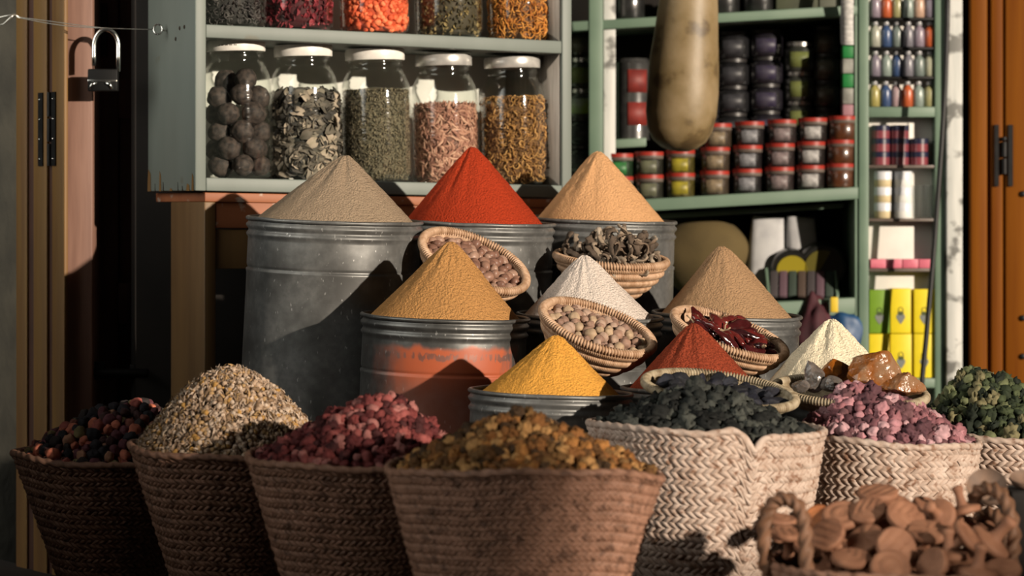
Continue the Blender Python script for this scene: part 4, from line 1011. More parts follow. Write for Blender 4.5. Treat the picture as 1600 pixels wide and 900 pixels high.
# ------------------------------------------------------------------ woven palm baskets
def straw(name, a, b, c=None):
    return mat(name, a, b, 38, 4, .62, stretch=(1, 1, .5), bump=.2, bscale=160, bdist=.001, lo=.3, hi=.7, c3=c, s3=48, t3=(.54, .66), spec=.35)
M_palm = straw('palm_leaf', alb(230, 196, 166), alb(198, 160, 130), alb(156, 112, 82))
M_palmd = straw('shaded_worn_palm_leaf', alb(184, 130, 98), alb(144, 98, 70), alb(114, 76, 54))  # palm of the shaded baskets, browned to carry shade as well as wear
M_lining = mat('basket_lining', alb(110, 78, 52), alb(80, 56, 38), 30, 3, .9)
def weave(name, R, H, rfun, wob, rowh, padw, mats, parent, seed=0, shape=None):
    """herringbone plaits laid round a basket: every pad is one leaf crossing"""
    rr = np.random.RandomState(seed); shape = shape or (lambda a: 1.0)
    nrow = int(H / rowh); V = []; Fc = []; o = 0
    A_ = np.linspace(-.5, .5, 4); quad = []
    for i in range(3):
        for j in range(3): quad.append((i * 4 + j, i * 4 + j + 1, (i + 1) * 4 + j + 1, (i + 1) * 4 + j))
    quad = np.array(quad)
    aa, bb = np.meshgrid(A_, A_, indexing='ij'); aa = aa.ravel(); bb = bb.ravel()
    bul = np.cos(aa * PI * .98) ** .7 * np.cos(bb * PI * .94) ** .6
    sh_t = np.array([shape(a) for a in np.linspace(0, 2 * PI, 721)]); wb_t = np.array([wob(a) for a in np.linspace(0, 2 * PI, 721)])
    for i in range(nrow):
        band = i // 2; sg = 1 if i % 2 == 0 else -1
        t0 = (2 * band + 1) * rowh / H; Rm = R * rfun(min(1, t0)); N = int(2 * PI * Rm / padw)
        zc = -(i + .5) * rowh - .004
        th = (np.arange(N) + (.5 if sg > 0 else .5) + .37 * band) * 2 * PI / N + rr.uniform(-.15, .15, N) * padw / Rm * .6
        T_ = th[:, None] + (aa * .98 + bb * 1.0 * sg)[None, :] * 2 * PI / N
        Z_ = zc - bb[None, :] * rowh * (1.22 + rr.uniform(-.12, .12, N))[:, None] + rr.uniform(-.001, .001, N)[:, None]
        t = np.clip(-Z_ / H, 0, 1); ai = np.mod(T_, 2 * PI) / (2 * PI) * 720
        sh = np.interp(ai, np.arange(721), sh_t); wb = np.interp(ai, np.arange(721), wb_t)
        r_ = R * np.interp(t, np.linspace(0, 1, 41), [rfun(q) for q in np.linspace(0, 1, 41)]) * sh + bul[None, :] * (.36 * padw + .0006 + rr.uniform(-.0009, .0016, N))[:, None] - .002
        if band % 1 == 0: r_ += .0015 * (1 if sg > 0 else 0)
        V.append(np.stack([r_ * np.cos(T_), r_ * np.sin(T_), Z_ + wb * (1 - t)], -1).reshape(-1, 3))
        Fc.append((quad[None] + (np.arange(N) * 16)[:, None, None]).reshape(-1, 4) + o); o += N * 16
    # backing shell, inner face and bottom
    n = 96; rings = []
    prof = [(rfun(q) * R - .0015, -q * H) for q in np.linspace(0, 1, 14)] + [(.01, -H)] + [(.01, -H + .006)] + [(rfun(q) * R - .010, -q * H + (.006 if q == 1 else 0)) for q in np.linspace(1, 0, 14)]
    for r_, z in prof:
        a = np.arange(n) * 2 * PI / n; ai = a / (2 * PI) * 720; t = np.clip(-z / H, 0, 1)
        rr_ = r_ * np.interp(ai, np.arange(721), sh_t)
        V.append(np.stack([rr_ * np.cos(a), rr_ * np.sin(a), z + np.interp(ai, np.arange(721), wb_t) * (1 - t)], -1))
    k = np.arange(n); nf0 = sum(len(f) for f in Fc)
    for i in range(len(prof) - 1): Fc.append(np.stack([o + i * n + k, o + i * n + (k + 1) % n, o + (i + 1) * n + (k + 1) % n, o + (i + 1) * n + k], -1))
    Fc = np.concatenate(Fc); mi = np.zeros(len(Fc), dtype=int); mi[nf0:] = 1
    return mk(name, np_mesh(name, np.concatenate(V), Fc, mats, mi), parent)
BK = {}
def basket(key, label, px, py, rpx, Y, foot=.52, wob=None, mats=None, rowh=.0165, padw=.0205, seed=0, shape=None, depth=None, twist=None, bow=0.0):
    r = rpx * Y / F; c = P(px, py, Y); H = (c.z - FL(c.x)) / math.cos(FA) - r * foot * FS - .001 if depth is None else depth
    foot = 1 - (1 - foot) * H / (H - .13) if depth is None else foot
    wob = wob or (lambda a: .004 * math.sin(2 * a + seed) + .003 * math.sin(5 * a + seed * 2))
    shape = shape or (lambda a: 1 + .012 * math.sin(3 * a + seed))
    rfun = lambda t: 1 - (1 - foot) * t + bow * math.sin(PI * t)
    t = thing('woven_basket', label, 'basket', c, (0, FA, 0), 'woven palm baskets along the front')
    mats = mats or [M_palm, M_lining]
    weave('basket_weave', r, H, rfun, wob, rowh, padw, mats, t, seed, shape)
    n = 420; tw = twist or 2 * PI * 46 / n
    ring = [(r * shape(a) * math.cos(a) * .995, r * shape(a) * math.sin(a) * .995, wob(a) + .001) for a in np.linspace(0, 2 * PI, n, endpoint=False)]
    g = G(); g.tube(ring, .0085, 12, closed=True, tn=2, ta=.17, twist=tw); g.build('rim', mats[0], t)
    BK[key] = (c, (0, FA, 0), r, H, foot, wob); return t
NOTCH = lambda a: .012 * math.exp(-((a - (1.5 * PI + .13)) / .12) ** 2) - .030 * math.exp(-((a - (1.5 * PI + .34)) / .07) ** 2) + .004 * math.sin(2 * a)
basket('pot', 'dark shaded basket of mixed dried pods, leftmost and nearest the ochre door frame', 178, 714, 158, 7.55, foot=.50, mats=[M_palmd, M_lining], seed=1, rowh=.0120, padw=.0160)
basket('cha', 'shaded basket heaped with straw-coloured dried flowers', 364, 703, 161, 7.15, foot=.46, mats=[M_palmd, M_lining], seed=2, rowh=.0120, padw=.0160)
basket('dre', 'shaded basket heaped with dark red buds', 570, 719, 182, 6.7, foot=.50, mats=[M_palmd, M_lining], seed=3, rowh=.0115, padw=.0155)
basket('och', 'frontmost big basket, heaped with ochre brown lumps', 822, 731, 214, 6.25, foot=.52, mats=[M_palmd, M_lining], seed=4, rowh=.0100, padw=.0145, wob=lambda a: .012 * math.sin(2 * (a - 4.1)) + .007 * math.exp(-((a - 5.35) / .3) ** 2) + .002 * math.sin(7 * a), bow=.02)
basket('bla', 'pale basket with a nicked rim, heaped with black lumps', 1104, 668, 181, 6.95, foot=.66, seed=5, wob=NOTCH, shape=lambda a: 1 + .03 * math.cos(4 * (a - 1.5 * PI)) * .6 + .01 * math.sin(3 * a), rowh=.0138, padw=.0178, bow=.05)
basket('pin', 'pale basket heaped with dusty pink buds', 1381, 686, 149, 7.3, foot=.80, seed=6, rowh=.0140, padw=.0185, bow=.03)
basket('gre', 'pale basket heaped with green leaf buds at the far right', 1578, 678, 150, 7.7, foot=.72, seed=7, rowh=.0145, padw=.0190)

def mound_fn(key, peak, p=1.25, Rk=.95, base=-.012, shift=1.0):
    c, rot, r, H, foot, wob = BK[key]; R = r * Rk
    pk = Euler(rot).to_matrix().transposed() @ (P(peak[0], peak[1], c.y) - c)
    ax = pk.x; Hh = pk.z - base
    def h(x, y):
        s = min(1, math.hypot(x, y) / R)
        for _ in range(6): s = min(1, math.hypot(x - ax * (1 - s), y) / R)
        return base + Hh * (1 - s ** p), s
    return h, R
def mound(key, name, label, cat, peak, temps, mesh_mats, cols, n, size, piece, plabel, pcat, group, p=1.25, amp=.004, nmax=300, sub=.8, seed=0, squash=1.0, fillc=None, sink=.15, kmin=.68, kmax=1.22):
    """individual pieces over the face of the heap; what lies under and behind them is one mass"""
    c, rot, r, H, foot, wob = BK[key]; h, R = mound_fn(key, peak, p)
    RM = Euler(rot).to_matrix(); rr = random.Random(seed)
    na, nr = 72, 26; V = [(0, 0, 0)]; F_ = []
    sx = 0
    V = []
    for i in range(nr + 1):
        s = i / nr
        for k in range(na):
            a = 2 * PI * k / na; x, y = R * s * .86 * math.cos(a), R * s * .86 * math.sin(a)
            z = h(x, y)[0] - size * 1.25 + amp * noise.noise(Vector((x * 60, y * 60, seed)))
            V.append((x, y, z))
    for i in range(nr):
        for k in range(na): F_.append((i * na + k, i * na + (k + 1) % na, (i + 1) * na + (k + 1) % na, (i + 1) * na + k)[::-1])
    b0 = len(V); zb = -H * .5; rb = R * (1 - (1 - foot) * .5) * .86
    for k in range(na): V.append((rb * math.cos(2 * PI * k / na), rb * math.sin(2 * PI * k / na), zb))
    for k in range(na): F_.append((nr * na + k, nr * na + (k + 1) % na, b0 + (k + 1) % na, b0 + k)[::-1])
    F_.append(tuple(b0 + k for k in range(na))[::-1])
    base = tri((V, F_))
    pts = []
    tries = 0
    while len(pts) < n and tries < n * 60:
        tries += 1
        a = rr.uniform(0, 2 * PI); q = (R - size * .55) * math.sqrt(rr.uniform(0, 1))
        x, y = q * math.cos(a), q * math.sin(a); z, s = h(x, y)
        z += rr.uniform(-.32, .30) * size - sink * size
        v = Vector((x, y, z))
        if all((v - w[0]).length > size * sub for w in pts): pts.append((v, s))
    front = sorted(pts, key=lambda t: t[0].y - t[0].z * .6)[:nmax]
    fs = set(id(t) for t in front)
    pl = [(0, (0, 0, 0), (0, 0, 0), (1, 1, 1), 0)]
    for t in pts:
        if id(t) in fs: continue
        k = rr.uniform(kmin, kmax); pl.append((1 + rr.randrange(len(temps)), t[0], (rr.uniform(0, 6), rr.uniform(0, 6), rr.uniform(0, 6)), (k, k, k * squash), 1 + rr.randrange(len(cols))))
    for _ in range(int(n * 1.1)):     # lower layer seen in the gaps
        a = rr.uniform(0, 2 * PI); q = (R - size * .9) * math.sqrt(rr.uniform(0, 1)); x, y = q * math.cos(a), q * math.sin(a)
        k = rr.uniform(.7, 1.0); pl.append((1 + rr.randrange(len(temps)), (x, y, h(x, y)[0] - size * .95), (rr.uniform(0, 6), rr.uniform(0, 6), rr.uniform(0, 6)), (k, k, k), 1 + rr.randrange(len(cols))))
    o = merge(name, [base] + temps, pl, [fillc or cols[0]] + cols); o.location = c; o.rotation_euler = rot
    tag(o, label, cat, None, 'stuff')
    protos = []
    for i, (v, f) in enumerate(temps):
        for m in mesh_mats:
            me = bpy.data.meshes.new(piece); me.from_pydata([tuple(q) for q in v], [], f); me.materials.append(m); me.update(); me.polygons.foreach_set('use_smooth', [True] * len(me.polygons)); protos.append(me)
    for v, s in front:
        ob = bpy.data.objects.new(piece, protos[rr.randrange(len(protos))]); COL.objects.link(ob)
        ob.location = c + RM @ v; ob.rotation_euler = (rr.uniform(0, 6), rr.uniform(0, 6), rr.uniform(0, 6)); k = rr.uniform(kmin, kmax); ob.scale = (k, k, k * squash)
        tag(ob, plabel, pcat, group)
def pm_(name, c, k=.7, rough=.8, sc=70, bump=.4): return mat(name, alb(*c), tuple([q * k for q in alb(*c)[:3]] + [1]), sc, 3, rough, bump=bump, bscale=140, bdist=.002, spec=.25)
def bud(r, seed, amp=.22): return blob(r, 2, amp, 2.3, seed, (1, 1, 1.15), True)
def rosebud(r, seed):
    """folded bud with a pointed tip and a ragged calyx"""
    v, f = ICO[2]; out = []
    for p in v:
        a = math.atan2(p.y, p.x); z = p.z
        k = 1 + .10 * math.cos(3 * a + z * 3 + seed) + .16 * noise.noise(p * 2.6 + Vector((seed * 3.3, 0, 0)))
        if z > .55: k *= 1 - .5 * (z - .55)
        q = Vector((p.x * k, p.y * k, z * (1.25 if z > 0 else 1.05)))
        if z < -.62: q = Vector((q.x * (1 + .7 * abs(math.sin(2.5 * a + seed))), q.y * (1 + .7 * abs(math.sin(2.5 * a + seed))), q.z * .9))
        out.append(q * r)
    return out, f
# mixed pods
cols = [pm_('pot_%d' % i, c) for i, c in enumerate(((216, 118, 84), (84, 52, 46), (54, 46, 46), (180, 92, 74), (140, 118, 72), (200, 138, 100), (120, 66, 66), (62, 50, 44), (48, 44, 44), (150, 84, 64)))]
mound('pot', 'mixed_pods', 'mass of mixed dried pods filling the leftmost basket', 'potpourri', (222, 629), [blob(.017, 2, .3, 1.5, s, (1, .85, .8)) for s in range(5)], cols, cols, 520, .029, 'dried_pod', 'small dried pod in the mixed orange and dark heap of the leftmost basket', 'dried pod', 'mixed dried pods', p=1.6, seed=21, nmax=290)
# chamomile: uncountable flower heads
c, rot, r, H, foot, wob = BK['cha']; h, R = mound_fn('cha', (362, 578), 1.75)
rr = random.Random(5); g = G(); na, nr = 72, 26; V = []; F_ = []
for i in range(nr + 1):
    for k in range(na):
        a = 2 * PI * k / na; x, y = R * .95 * i / nr * math.cos(a), R * .95 * i / nr * math.sin(a); V.append((x, y, h(x, y)[0] - .010 + .006 * noise.noise(Vector((x * 40, y * 40, 2)))))
for i in range(nr):
    for k in range(na): F_.append((i * na + k, (i + 1) * na + k, (i + 1) * na + (k + 1) % na, i * na + (k + 1) % na))
b0 = len(V)
for k in range(na): V.append((R * .56 * math.cos(2 * PI * k / na), R * .56 * math.sin(2 * PI * k / na), -H * .45))
for k in range(na): F_.append((nr * na + k, b0 + k, b0 + (k + 1) % na, nr * na + (k + 1) % na))
F_.append(tuple(b0 + k for k in range(na))[::-1])
tm = [tri((V, F_)), blob(.0062, 1, .3, 2, 1), blob(.0048, 1, .3, 2, 2), leaf_t(.020, .0035, .3, 1), leaf_t(.016, .003, -.3, 2), pod_t(.028, .0011, .12, 3, 4, 4), curl_t(.006, .0012, .6, 4)]
pl = [(0, (0, 0, 0), (0, 0, 0), (1, 1, 1), 0)]
for _ in range(8500):
    a = rr.uniform(0, 2 * PI); q = R * math.sqrt(rr.uniform(0, 1)); x, y = q * math.cos(a), q * math.sin(a)
    if y > .12 and rr.random() < .6: continue
    ti = rr.choice((1, 1, 2, 2, 3, 3, 3, 4, 4, 5, 6)); k = rr.uniform(.8, 1.35)
    mi = rr.choice((1, 1, 1, 2, 2, 3, 4)) if ti > 2 else rr.choice((1, 1, 2, 2, 2, 3, 4, 4, 5))
    pl.append((ti, (x, y, h(x, y)[0] + rr.uniform(-.006, .006)), (rr.uniform(0, 6), rr.uniform(0, 6), rr.uniform(0, 6)), (k, k, k), mi))
cm = [pm_('cham_%d' % i, q) for i, q in enumerate(((120, 92, 62), (224, 188, 152), (204, 164, 126), (200, 152, 96), (150, 114, 80), (210, 150, 74)))]
o = merge('chamomile_heap', tm, pl, cm); o.location = c; o.rotation_euler = rot
tag(o, 'loose straw-coloured chamomile flowers heaped in a shaded basket', 'dried flowers', None, 'stuff')
# dark red buds, ochre lumps, black lumps, pink buds, green leaf buds
cols = [pm_('dre_%d' % i, c) for i, c in enumerate(((168, 84, 72), (138, 60, 52), (108, 44, 40), (188, 114, 98), (80, 34, 31), (120, 50, 44)))]
mound('dre', 'red_buds', 'mass of dark red buds filling the shaded basket', 'dried buds', (602, 620), [blob(.0105, 2, .16, 1.2, s, (1, 1, 1.3)) for s in range(3)] + [rosebud(.0120, s) for s in range(2)] + [blob(.0130, 2, .75, 2.4, s, (1, .8, .7), True) for s in range(3)], cols, cols, 720, .0222, 'red_bud', 'dark red dried bud in the heap between the straw and the ochre heaps', 'dried bud', 'dark red buds', seed=22, p=1.35)
cols = [pm_('och_%d' % i, c) for i, c in enumerate(((190, 122, 58), (152, 94, 44), (116, 74, 36), (206, 146, 82), (80, 54, 30), (132, 90, 46)))]
mound('och', 'ochre_lumps', 'mass of ochre brown lumps filling the frontmost basket', 'dried pods', (808, 647), [blob(.0098, 2, .30, 1.6, s, (1, .85, 1.35)) for s in range(4)] + [blob(.0125, 2, .8, 2.2, s, (1, .8, .8), s % 2 == 0) for s in range(4)], cols, cols, 1100, .0205, 'ochre_lump', 'rough ochre brown lump in the frontmost heap', 'dried pod', 'ochre brown lumps', seed=23, p=1.3, nmax=300)
cols = [pm_('bla_%d' % i, c, .6) for i, c in enumerate(((66, 64, 54), (44, 44, 37), (84, 81, 68), (32, 31, 26)))]
mound('bla', 'black_lumps', 'mass of black lumps filling the basket with the nicked rim', 'dried fruit', (1088, 604), [blob(.0165, 2, .75, 2.2, s, (1, .9, .8), True) for s in range(5)] + [blob(.0150, 2, .3, 1.4, s, (1, .9, 1.25)) for s in range(3)], cols, cols, 520, .028, 'black_lump', 'dull black crinkled lump in the heap beside the indigo tray', 'dried fruit', 'black crinkled lumps', seed=24, p=1.02, nmax=295)
cols = [pm_('pin_%d' % i, c) for i, c in enumerate(((214, 144, 138), (176, 110, 106), (146, 90, 88), (226, 168, 158), (110, 68, 68), (130, 84, 80)))]
mound('pin', 'pink_buds', 'mass of dusty pink buds filling the pale basket', 'dried buds', (1335, 606), [blob(.0125, 2, .18, 1.3, s, (1, 1, 1.3)) for s in range(3)] + [rosebud(.0135, s + 9) for s in range(3)] + [blob(.016, 2, .8, 2.4, s + 7, (1, .9, .7), True) for s in range(4)], cols, cols, 480, .0265, 'pink_bud', 'dusty pink dried rosebud in the heap before the amber lumps', 'dried bud', 'dusty pink buds', seed=25, p=1.5, nmax=290)
cols = [pm_('gre_%d' % i, c) for i, c in enumerate(((102, 104, 64), (76, 81, 48), (54, 60, 36), (124, 122, 78), (38, 43, 28), (140, 124, 82)))]
mound('gre', 'green_buds', 'mass of green leaf buds filling the basket at the far right', 'dried leaves', (1516, 578), [blob(.0165, 2, .85, 2.2, s + 3, (1, .75, .6), True) for s in range(4)] + [blob(.0120, 2, .3, 1.5, s + 30, (1, .85, 1.45)) for s in range(4)] + [rosebud(.0130, s + 30) for s in range(2)], cols, cols, 560, .0265, 'green_bud', 'crumpled green leaf bud in the heap at the far right', 'dried leaf', 'green leaf buds', seed=26, p=1.35, nmax=295)

# ------------------------------------------------------------------ coiled straw bowls
M_coil = mat('coiled_straw', alb(226, 178, 134), alb(176, 126, 84), 60, 4, .6, stretch=(1, 1, .25), lo=.3, hi=.7, c3=alb(150, 104, 64), s3=9, t3=(.6, .8), bump=.2, bscale=200, bdist=.001)
M_coilg = mat('greenish_straw', alb(206, 178, 136), alb(140, 112, 76), 60, 4, .6, stretch=(1, 1, .25), lo=.3, hi=.7, bump=.2, bscale=200, bdist=.001)
BW = {}
def bowl(key, label, cpx, cpy, rpx, Y, depth, tilt, roll, coils=5, foot=.52, m=None, sq=1.0, name='straw_bowl', rimr=.0095):
    r = rpx * Y / F; c = P(cpx, cpy, Y); m = m or M_coil
    rot = Euler((math.radians(tilt), math.radians(roll), 0))
    t = thing(name, label, 'bowl', c, tuple(rot), 'coiled straw bowls')
    pr = []; th = .011
    for i in range(coils * 6 + 1):
        q = i / (coils * 6); rad = r * (foot + (1 - foot) * (1 - q) ** .75 * 1.0) if q < 1 else r * foot
        rad = r * (foot + (1 - foot) * (1 - q ** 1.7)); pr.append((rad - .006 + .0085 * abs(math.sin(PI * q * coils)) ** .6, -depth * q))
    inn = [(r * (foot + (1 - foot) * (1 - q ** 1.7)) - th, -depth * q + .010 * q) for q in np.linspace(1, 0, 10)]
    K = int(2 * PI * r / .0052)
    g = G(); g.lathe([(0, -depth)] + [(pr[-1][0], -depth)] + pr[::-1] + inn[::-1] + [(0, -depth + .010)], K * 4, rf=lambda a, z: 1 + .0075 * math.cos(K * a + z * 160) + .006 * noise.noise(Vector((math.cos(a), math.sin(a), z * 10))))
    g.build('coiled_wall', m, t)
    n = K * 4
    g = G(); g.tube([(r * .975 * math.cos(a), r * .975 * math.sin(a), .001) for a in np.linspace(0, 2 * PI, n, endpoint=False)], rimr, 12, closed=True, tn=1, ta=.28, twist=2 * PI / 6 * .999)
    g.build('rim', m, t)
    BW[key] = (c, rot.to_matrix(), r, depth); return t
bowl('nut', 'straw bowl of brown nutmegs tucked behind the mustard cone', 741, 408, 90, 8.0, .085, 22, 24, 4)
bowl('roo', 'straw bowl of dry twisted roots behind the whitish cone', 955, 405, 88, 8.28, .105, 7, 4, 5, foot=.45)
bowl('gal', 'straw bowl of round pale nuts between the whitish and yellow cones', 934, 512, 93, 7.62, .100, 18, 19, 4)
bowl('chi', 'straw bowl of glossy dark red chillies behind the brick red cone', 1140, 522, 94, 7.86, .090, 14, 19, 4)
bowl('ind', 'shallow straw tray of dark indigo lumps above the black heap', 1125, 611, 121, 7.14, .038, 9, 7, 3, foot=.62, m=M_coilg, name='straw_tray')
bowl('res', 'shallow straw tray of amber lumps in front of the cream cone', 1328, 613, 121, 7.42, .042, 7, 3, 3, foot=.62, m=M_coilg, name='straw_tray')
def piece_mesh(name, vf, mats):
    me = bpy.data.meshes.new(name); me.from_pydata([tuple(p) for p in vf[0]], [], vf[1])
    for m in (mats if isinstance(mats, list) else [mats]): me.materials.append(m)
    me.update(); me.polygons.foreach_set('use_smooth', [True] * len(me.polygons)); return me
def bowl_fill(key, name, label, cat, group, meshes, size, n, dome, seed, low_name, low_label, low_t, low_m, rk=.86, base=-.016, kmin=.85, kmax=1.15, skip=None):
    c, RM, r, d = BW[key]; rr = random.Random(seed); pts = []; tries = 0
    while len(pts) < n and tries < n * 80:
        tries += 1; a = rr.uniform(0, 2 * PI); q = r * rk * math.sqrt(rr.uniform(0, 1)); z = base + dome * (1 - (q / (r * rk)) ** 2) + rr.uniform(-.15, .2) * size
        v = Vector((q * math.cos(a), q * math.sin(a), z))
        if all((v - w).length > size * .88 for w in pts): pts.append(v)
    for v in pts:
        o = bpy.data.objects.new(name, meshes[rr.randrange(len(meshes))]); COL.objects.link(o); o.location = c + RM @ v; o.rotation_euler = (rr.uniform(0, 6), rr.uniform(0, 6), rr.uniform(0, 6)); k = rr.uniform(kmin, kmax); o.scale = (k, k, k)
        tag(o, label, cat, group)
    g = G(); R2 = r * (rk - .03); g.lathe([(0, -d + .012), (r * .46, -d + .012), (R2 * .92, base - d * .25), (R2, base - size * .75), (R2 * .6, base + dome * .6 - size * .75), (0, base + dome - size * .75)], 40)
    pl = [(0, (0, 0, 0), (0, 0, 0), (1, 1, 1), 0)]
    for _ in range(n):
        a = rr.uniform(0, 2 * PI); q = r * (rk - .04) * math.sqrt(rr.uniform(0, 1)); pl.append((1, (q * math.cos(a), q * math.sin(a), base + dome * (1 - (q / (r * rk)) ** 2) - size * .75), (rr.uniform(0, 6), rr.uniform(0, 6), 0), (1, 1, 1), 0))
    o = merge(low_name, [tri((g.v, g.f)), low_t], pl, [low_m]); o.matrix_world = Matrix.Translation(c) @ RM.to_4x4(); tag(o, low_label, cat, None, 'stuff')
nm = [pm_('nutmeg_%d' % i, c, .8, .38, 90, .15) for i, c in enumerate(((170, 122, 94), (150, 104, 80), (188, 142, 112)))]
bowl_fill('nut', 'nutmeg', 'smooth brown nutmeg in the bowl behind the mustard cone', 'nutmeg', 'nutmegs in the straw bowl', [piece_mesh('nutmeg', blob(.0125, 2, .10, 1.2, s, (1, 1, 1.32)), nm[s % 3]) for s in range(6)], .0235, 110, .012, 3, 'nutmeg_layer', 'lower layer of nutmegs in the bowl', blob(.012, 1, .1, 1.2, 1), nm[1])
gm = [pm_('gall_%d' % i, c, .75, .6, 60, .3) for i, c in enumerate(((202, 160, 128), (184, 138, 108), (206, 166, 124), (166, 124, 98)))]
bowl_fill('gal', 'gall_nut', 'round pale brown gall nut in the bowl before the whitish cone', 'nut', 'round nuts in the straw bowl', [piece_mesh('gall_nut', blob(.0138, 2, .22, 1.8, s + 4), gm[s % 4]) for s in range(8)], .0245, 115, .020, 4, 'gall_nut_layer', 'lower layer of gall nuts in the bowl', blob(.012, 1, .1, 1.2, 1), gm[3], kmin=.7, kmax=1.2)
# twisted roots
M_root = [pm_('root_%d' % i, c, .6, .85, 40, .5) for i, c in enumerate(((178, 148, 116), (140, 112, 86), (196, 168, 136), (110, 88, 68)))]
def root_mesh(seed):
    rr = random.Random(seed); n = 26; p = Vector((0, 0, 0)); d = Vector((1, 0, 0)); pts = []; L = rr.uniform(.11, .19); curl = rr.uniform(.16, .46)
    for i in range(n):
        pts.append(p.copy()); d = (Euler((rr.gauss(0, .25), curl * math.sin(i * .35 + seed) + rr.gauss(0, .12), curl * .8 * math.cos(i * .23 + seed))).to_matrix() @ d).normalized(); p += d * L / n
    m_ = sum(pts, Vector()) / n; pts = [q - m_ for q in pts]
    w = rr.uniform(.0034, .0058); g = G(); g.tube(pts, [w * (.75 + .4 * math.sin(i * .9 + seed) ** 2) * (1.25 if i < 4 else 1) for i in range(n)], 8, tn=2, ta=.55, twist=.22)
    me = bpy.data.meshes.new('dried_root'); me.from_pydata(g.v, [], g.f); me.materials.append(M_root[seed % 4]); me.update(); me.polygons.foreach_set('use_smooth', [True] * len(me.polygons)); return me
RMs = [root_mesh(s) for s in range(16)]
c, RM, r, d = BW['roo']; rr = random.Random(8)
for i in range(95):
    a = rr.uniform(0, 2 * PI); q = r * .80 * math.sqrt(rr.uniform(0, 1)); x = q * math.cos(a); y = q * math.sin(a)
    hh = .094 * max(0, 1 - (math.hypot(x - .012, y) / (r * .80)) ** 1.3)
    v = Vector((x, y, -.012 + hh * rr.uniform(.55, 1.0)))
    o = bpy.data.objects.new('dried_root', RMs[rr.randrange(16)]); COL.objects.link(o); o.location = c + RM @ v; o.rotation_euler = (rr.uniform(0, 6), rr.uniform(0, 6), rr.uniform(0, 6)); k = rr.uniform(.85, 1.15); o.scale = (k,) * 3
    tag(o, 'greyish twisted dried root in the bowl behind the whitish cone', 'root', 'twisted roots in the straw bowl')
g = G(); g.lathe([(0, -d + .012), (r * .42, -d + .012), (r * .8, -.04), (r * .80, -.022), (r * .4, .024), (0, .040)], 40, rf=lambda a, z: 1 + .08 * noise.noise(Vector((math.cos(a) * 4, math.sin(a) * 4, z * 60))))
o = g.build('root_layer', M_root[3]); o.matrix_world = Matrix.Translation(c) @ RM.to_4x4(); tag(o, 'lower layer of twisted roots in the bowl', 'root', None, 'stuff')
# chillies
def skin(name, c, rough=.16, coat=.6):
    m = mat(name, alb(*c), tuple([q * .5 for q in alb(*c)[:3]] + [1]), 40, 3, rough, bump=.5, bscale=50, bdist=.003); m.node_tree.nodes['Principled BSDF'].inputs['Coat Weight'].default_value = coat; m.node_tree.nodes['Principled BSDF'].inputs['Coat Roughness'].default_value = .12; return m
M_chi = [skin('chilli_%d' % i, q) for i, q in enumerate(((112, 36, 30), (84, 28, 26), (132, 46, 38), (62, 26, 26)))]
M_stem = pm_('chilli_stem', (206, 166, 122))
def chilli(seed):
    rr = random.Random(seed); n = 16; k = 14; L = rr.uniform(.075, .112); w = rr.uniform(.017, .023); V = []; b = rr.uniform(-.25, .25)
    for i in range(n + 1):
        t = i / n; ww = w * (math.sin(PI * min(1, .10 + .86 * t ** .8)) ** .6) * (1 - .35 * t)
        c_ = Vector((L * (t - .5), b * L * t * t, .006 * math.sin(t * 4 + seed)))
        for j in range(k):
            a = 2 * PI * j / k; q = 1 + .28 * noise.noise(Vector((math.cos(a) * 1.5 + seed, math.sin(a) * 1.5, t * 6))) + .26 * noise.noise(Vector((math.cos(a) * 4 + seed, math.sin(a) * 4, t * 16)))
            V.append(c_ + Vector((0, math.cos(a) * ww * q, math.sin(a) * ww * .55 * q)))
    F_ = [(i * k + j, i * k + (j + 1) % k, (i + 1) * k + (j + 1) % k, (i + 1) * k + j) for i in range(n) for j in range(k)] + [tuple(range(k))[::-1], tuple(n * k + j for j in range(k))]
    g = G(); g.add(V, F_); t = g.build('dried_chilli', M_chi[seed % 4])
    if seed % 3 != 2:
        g = G(); p0 = Vector((-L * .5, 0, 0)); g.tube([p0 + Vector((.004, 0, 0)), p0, p0 + Vector((-.006, 0, .001)), p0 + Vector((-.018, .003, .004)), p0 + Vector((-.027, .010, .008))], [.0065, .0055, .0026, .0019, .0021], 8); g.build('stem', M_stem, t)
    return t
CH = [chilli(s) for s in range(8)]
c, RM, r, d = BW['chi']; rr = random.Random(12); used = set()
for i in range(38):
    a = rr.uniform(0, 2 * PI); q = r * .70 * math.sqrt(rr.uniform(0, 1)); x, y = q * math.cos(a), q * math.sin(a)
    z = -.014 + .030 * (1 - (q / (r * .8)) ** 2) * rr.uniform(.4, 1.25); k = i % 8
    o = CH[k] if k not in used else dup(CH[k]); used.add(k)
    o.location = c + RM @ Vector((x - (.01 if x > 0 else -.006), y, z)); o.rotation_euler = (RM @ Euler((rr.uniform(-.7, .7), rr.uniform(-.45, .45), rr.uniform(0, 6.3))).to_matrix()).to_euler()
    tag(o, 'glossy dark red dried chilli in the bowl behind the brick red cone', 'chilli', 'dried chillies in the straw bowl')
g = G(); g.lathe([(0, -d + .012), (r * .46, -d + .012), (r * .82, -.04), (r * .82, -.028), (r * .4, -.010), (0, -.006)], 40); o = g.build('chilli_layer', M_chi[3]); o.matrix_world = Matrix.Translation(c) @ RM.to_4x4(); tag(o, 'lower layer of dark chillies in the bowl', 'chilli', None, 'stuff')
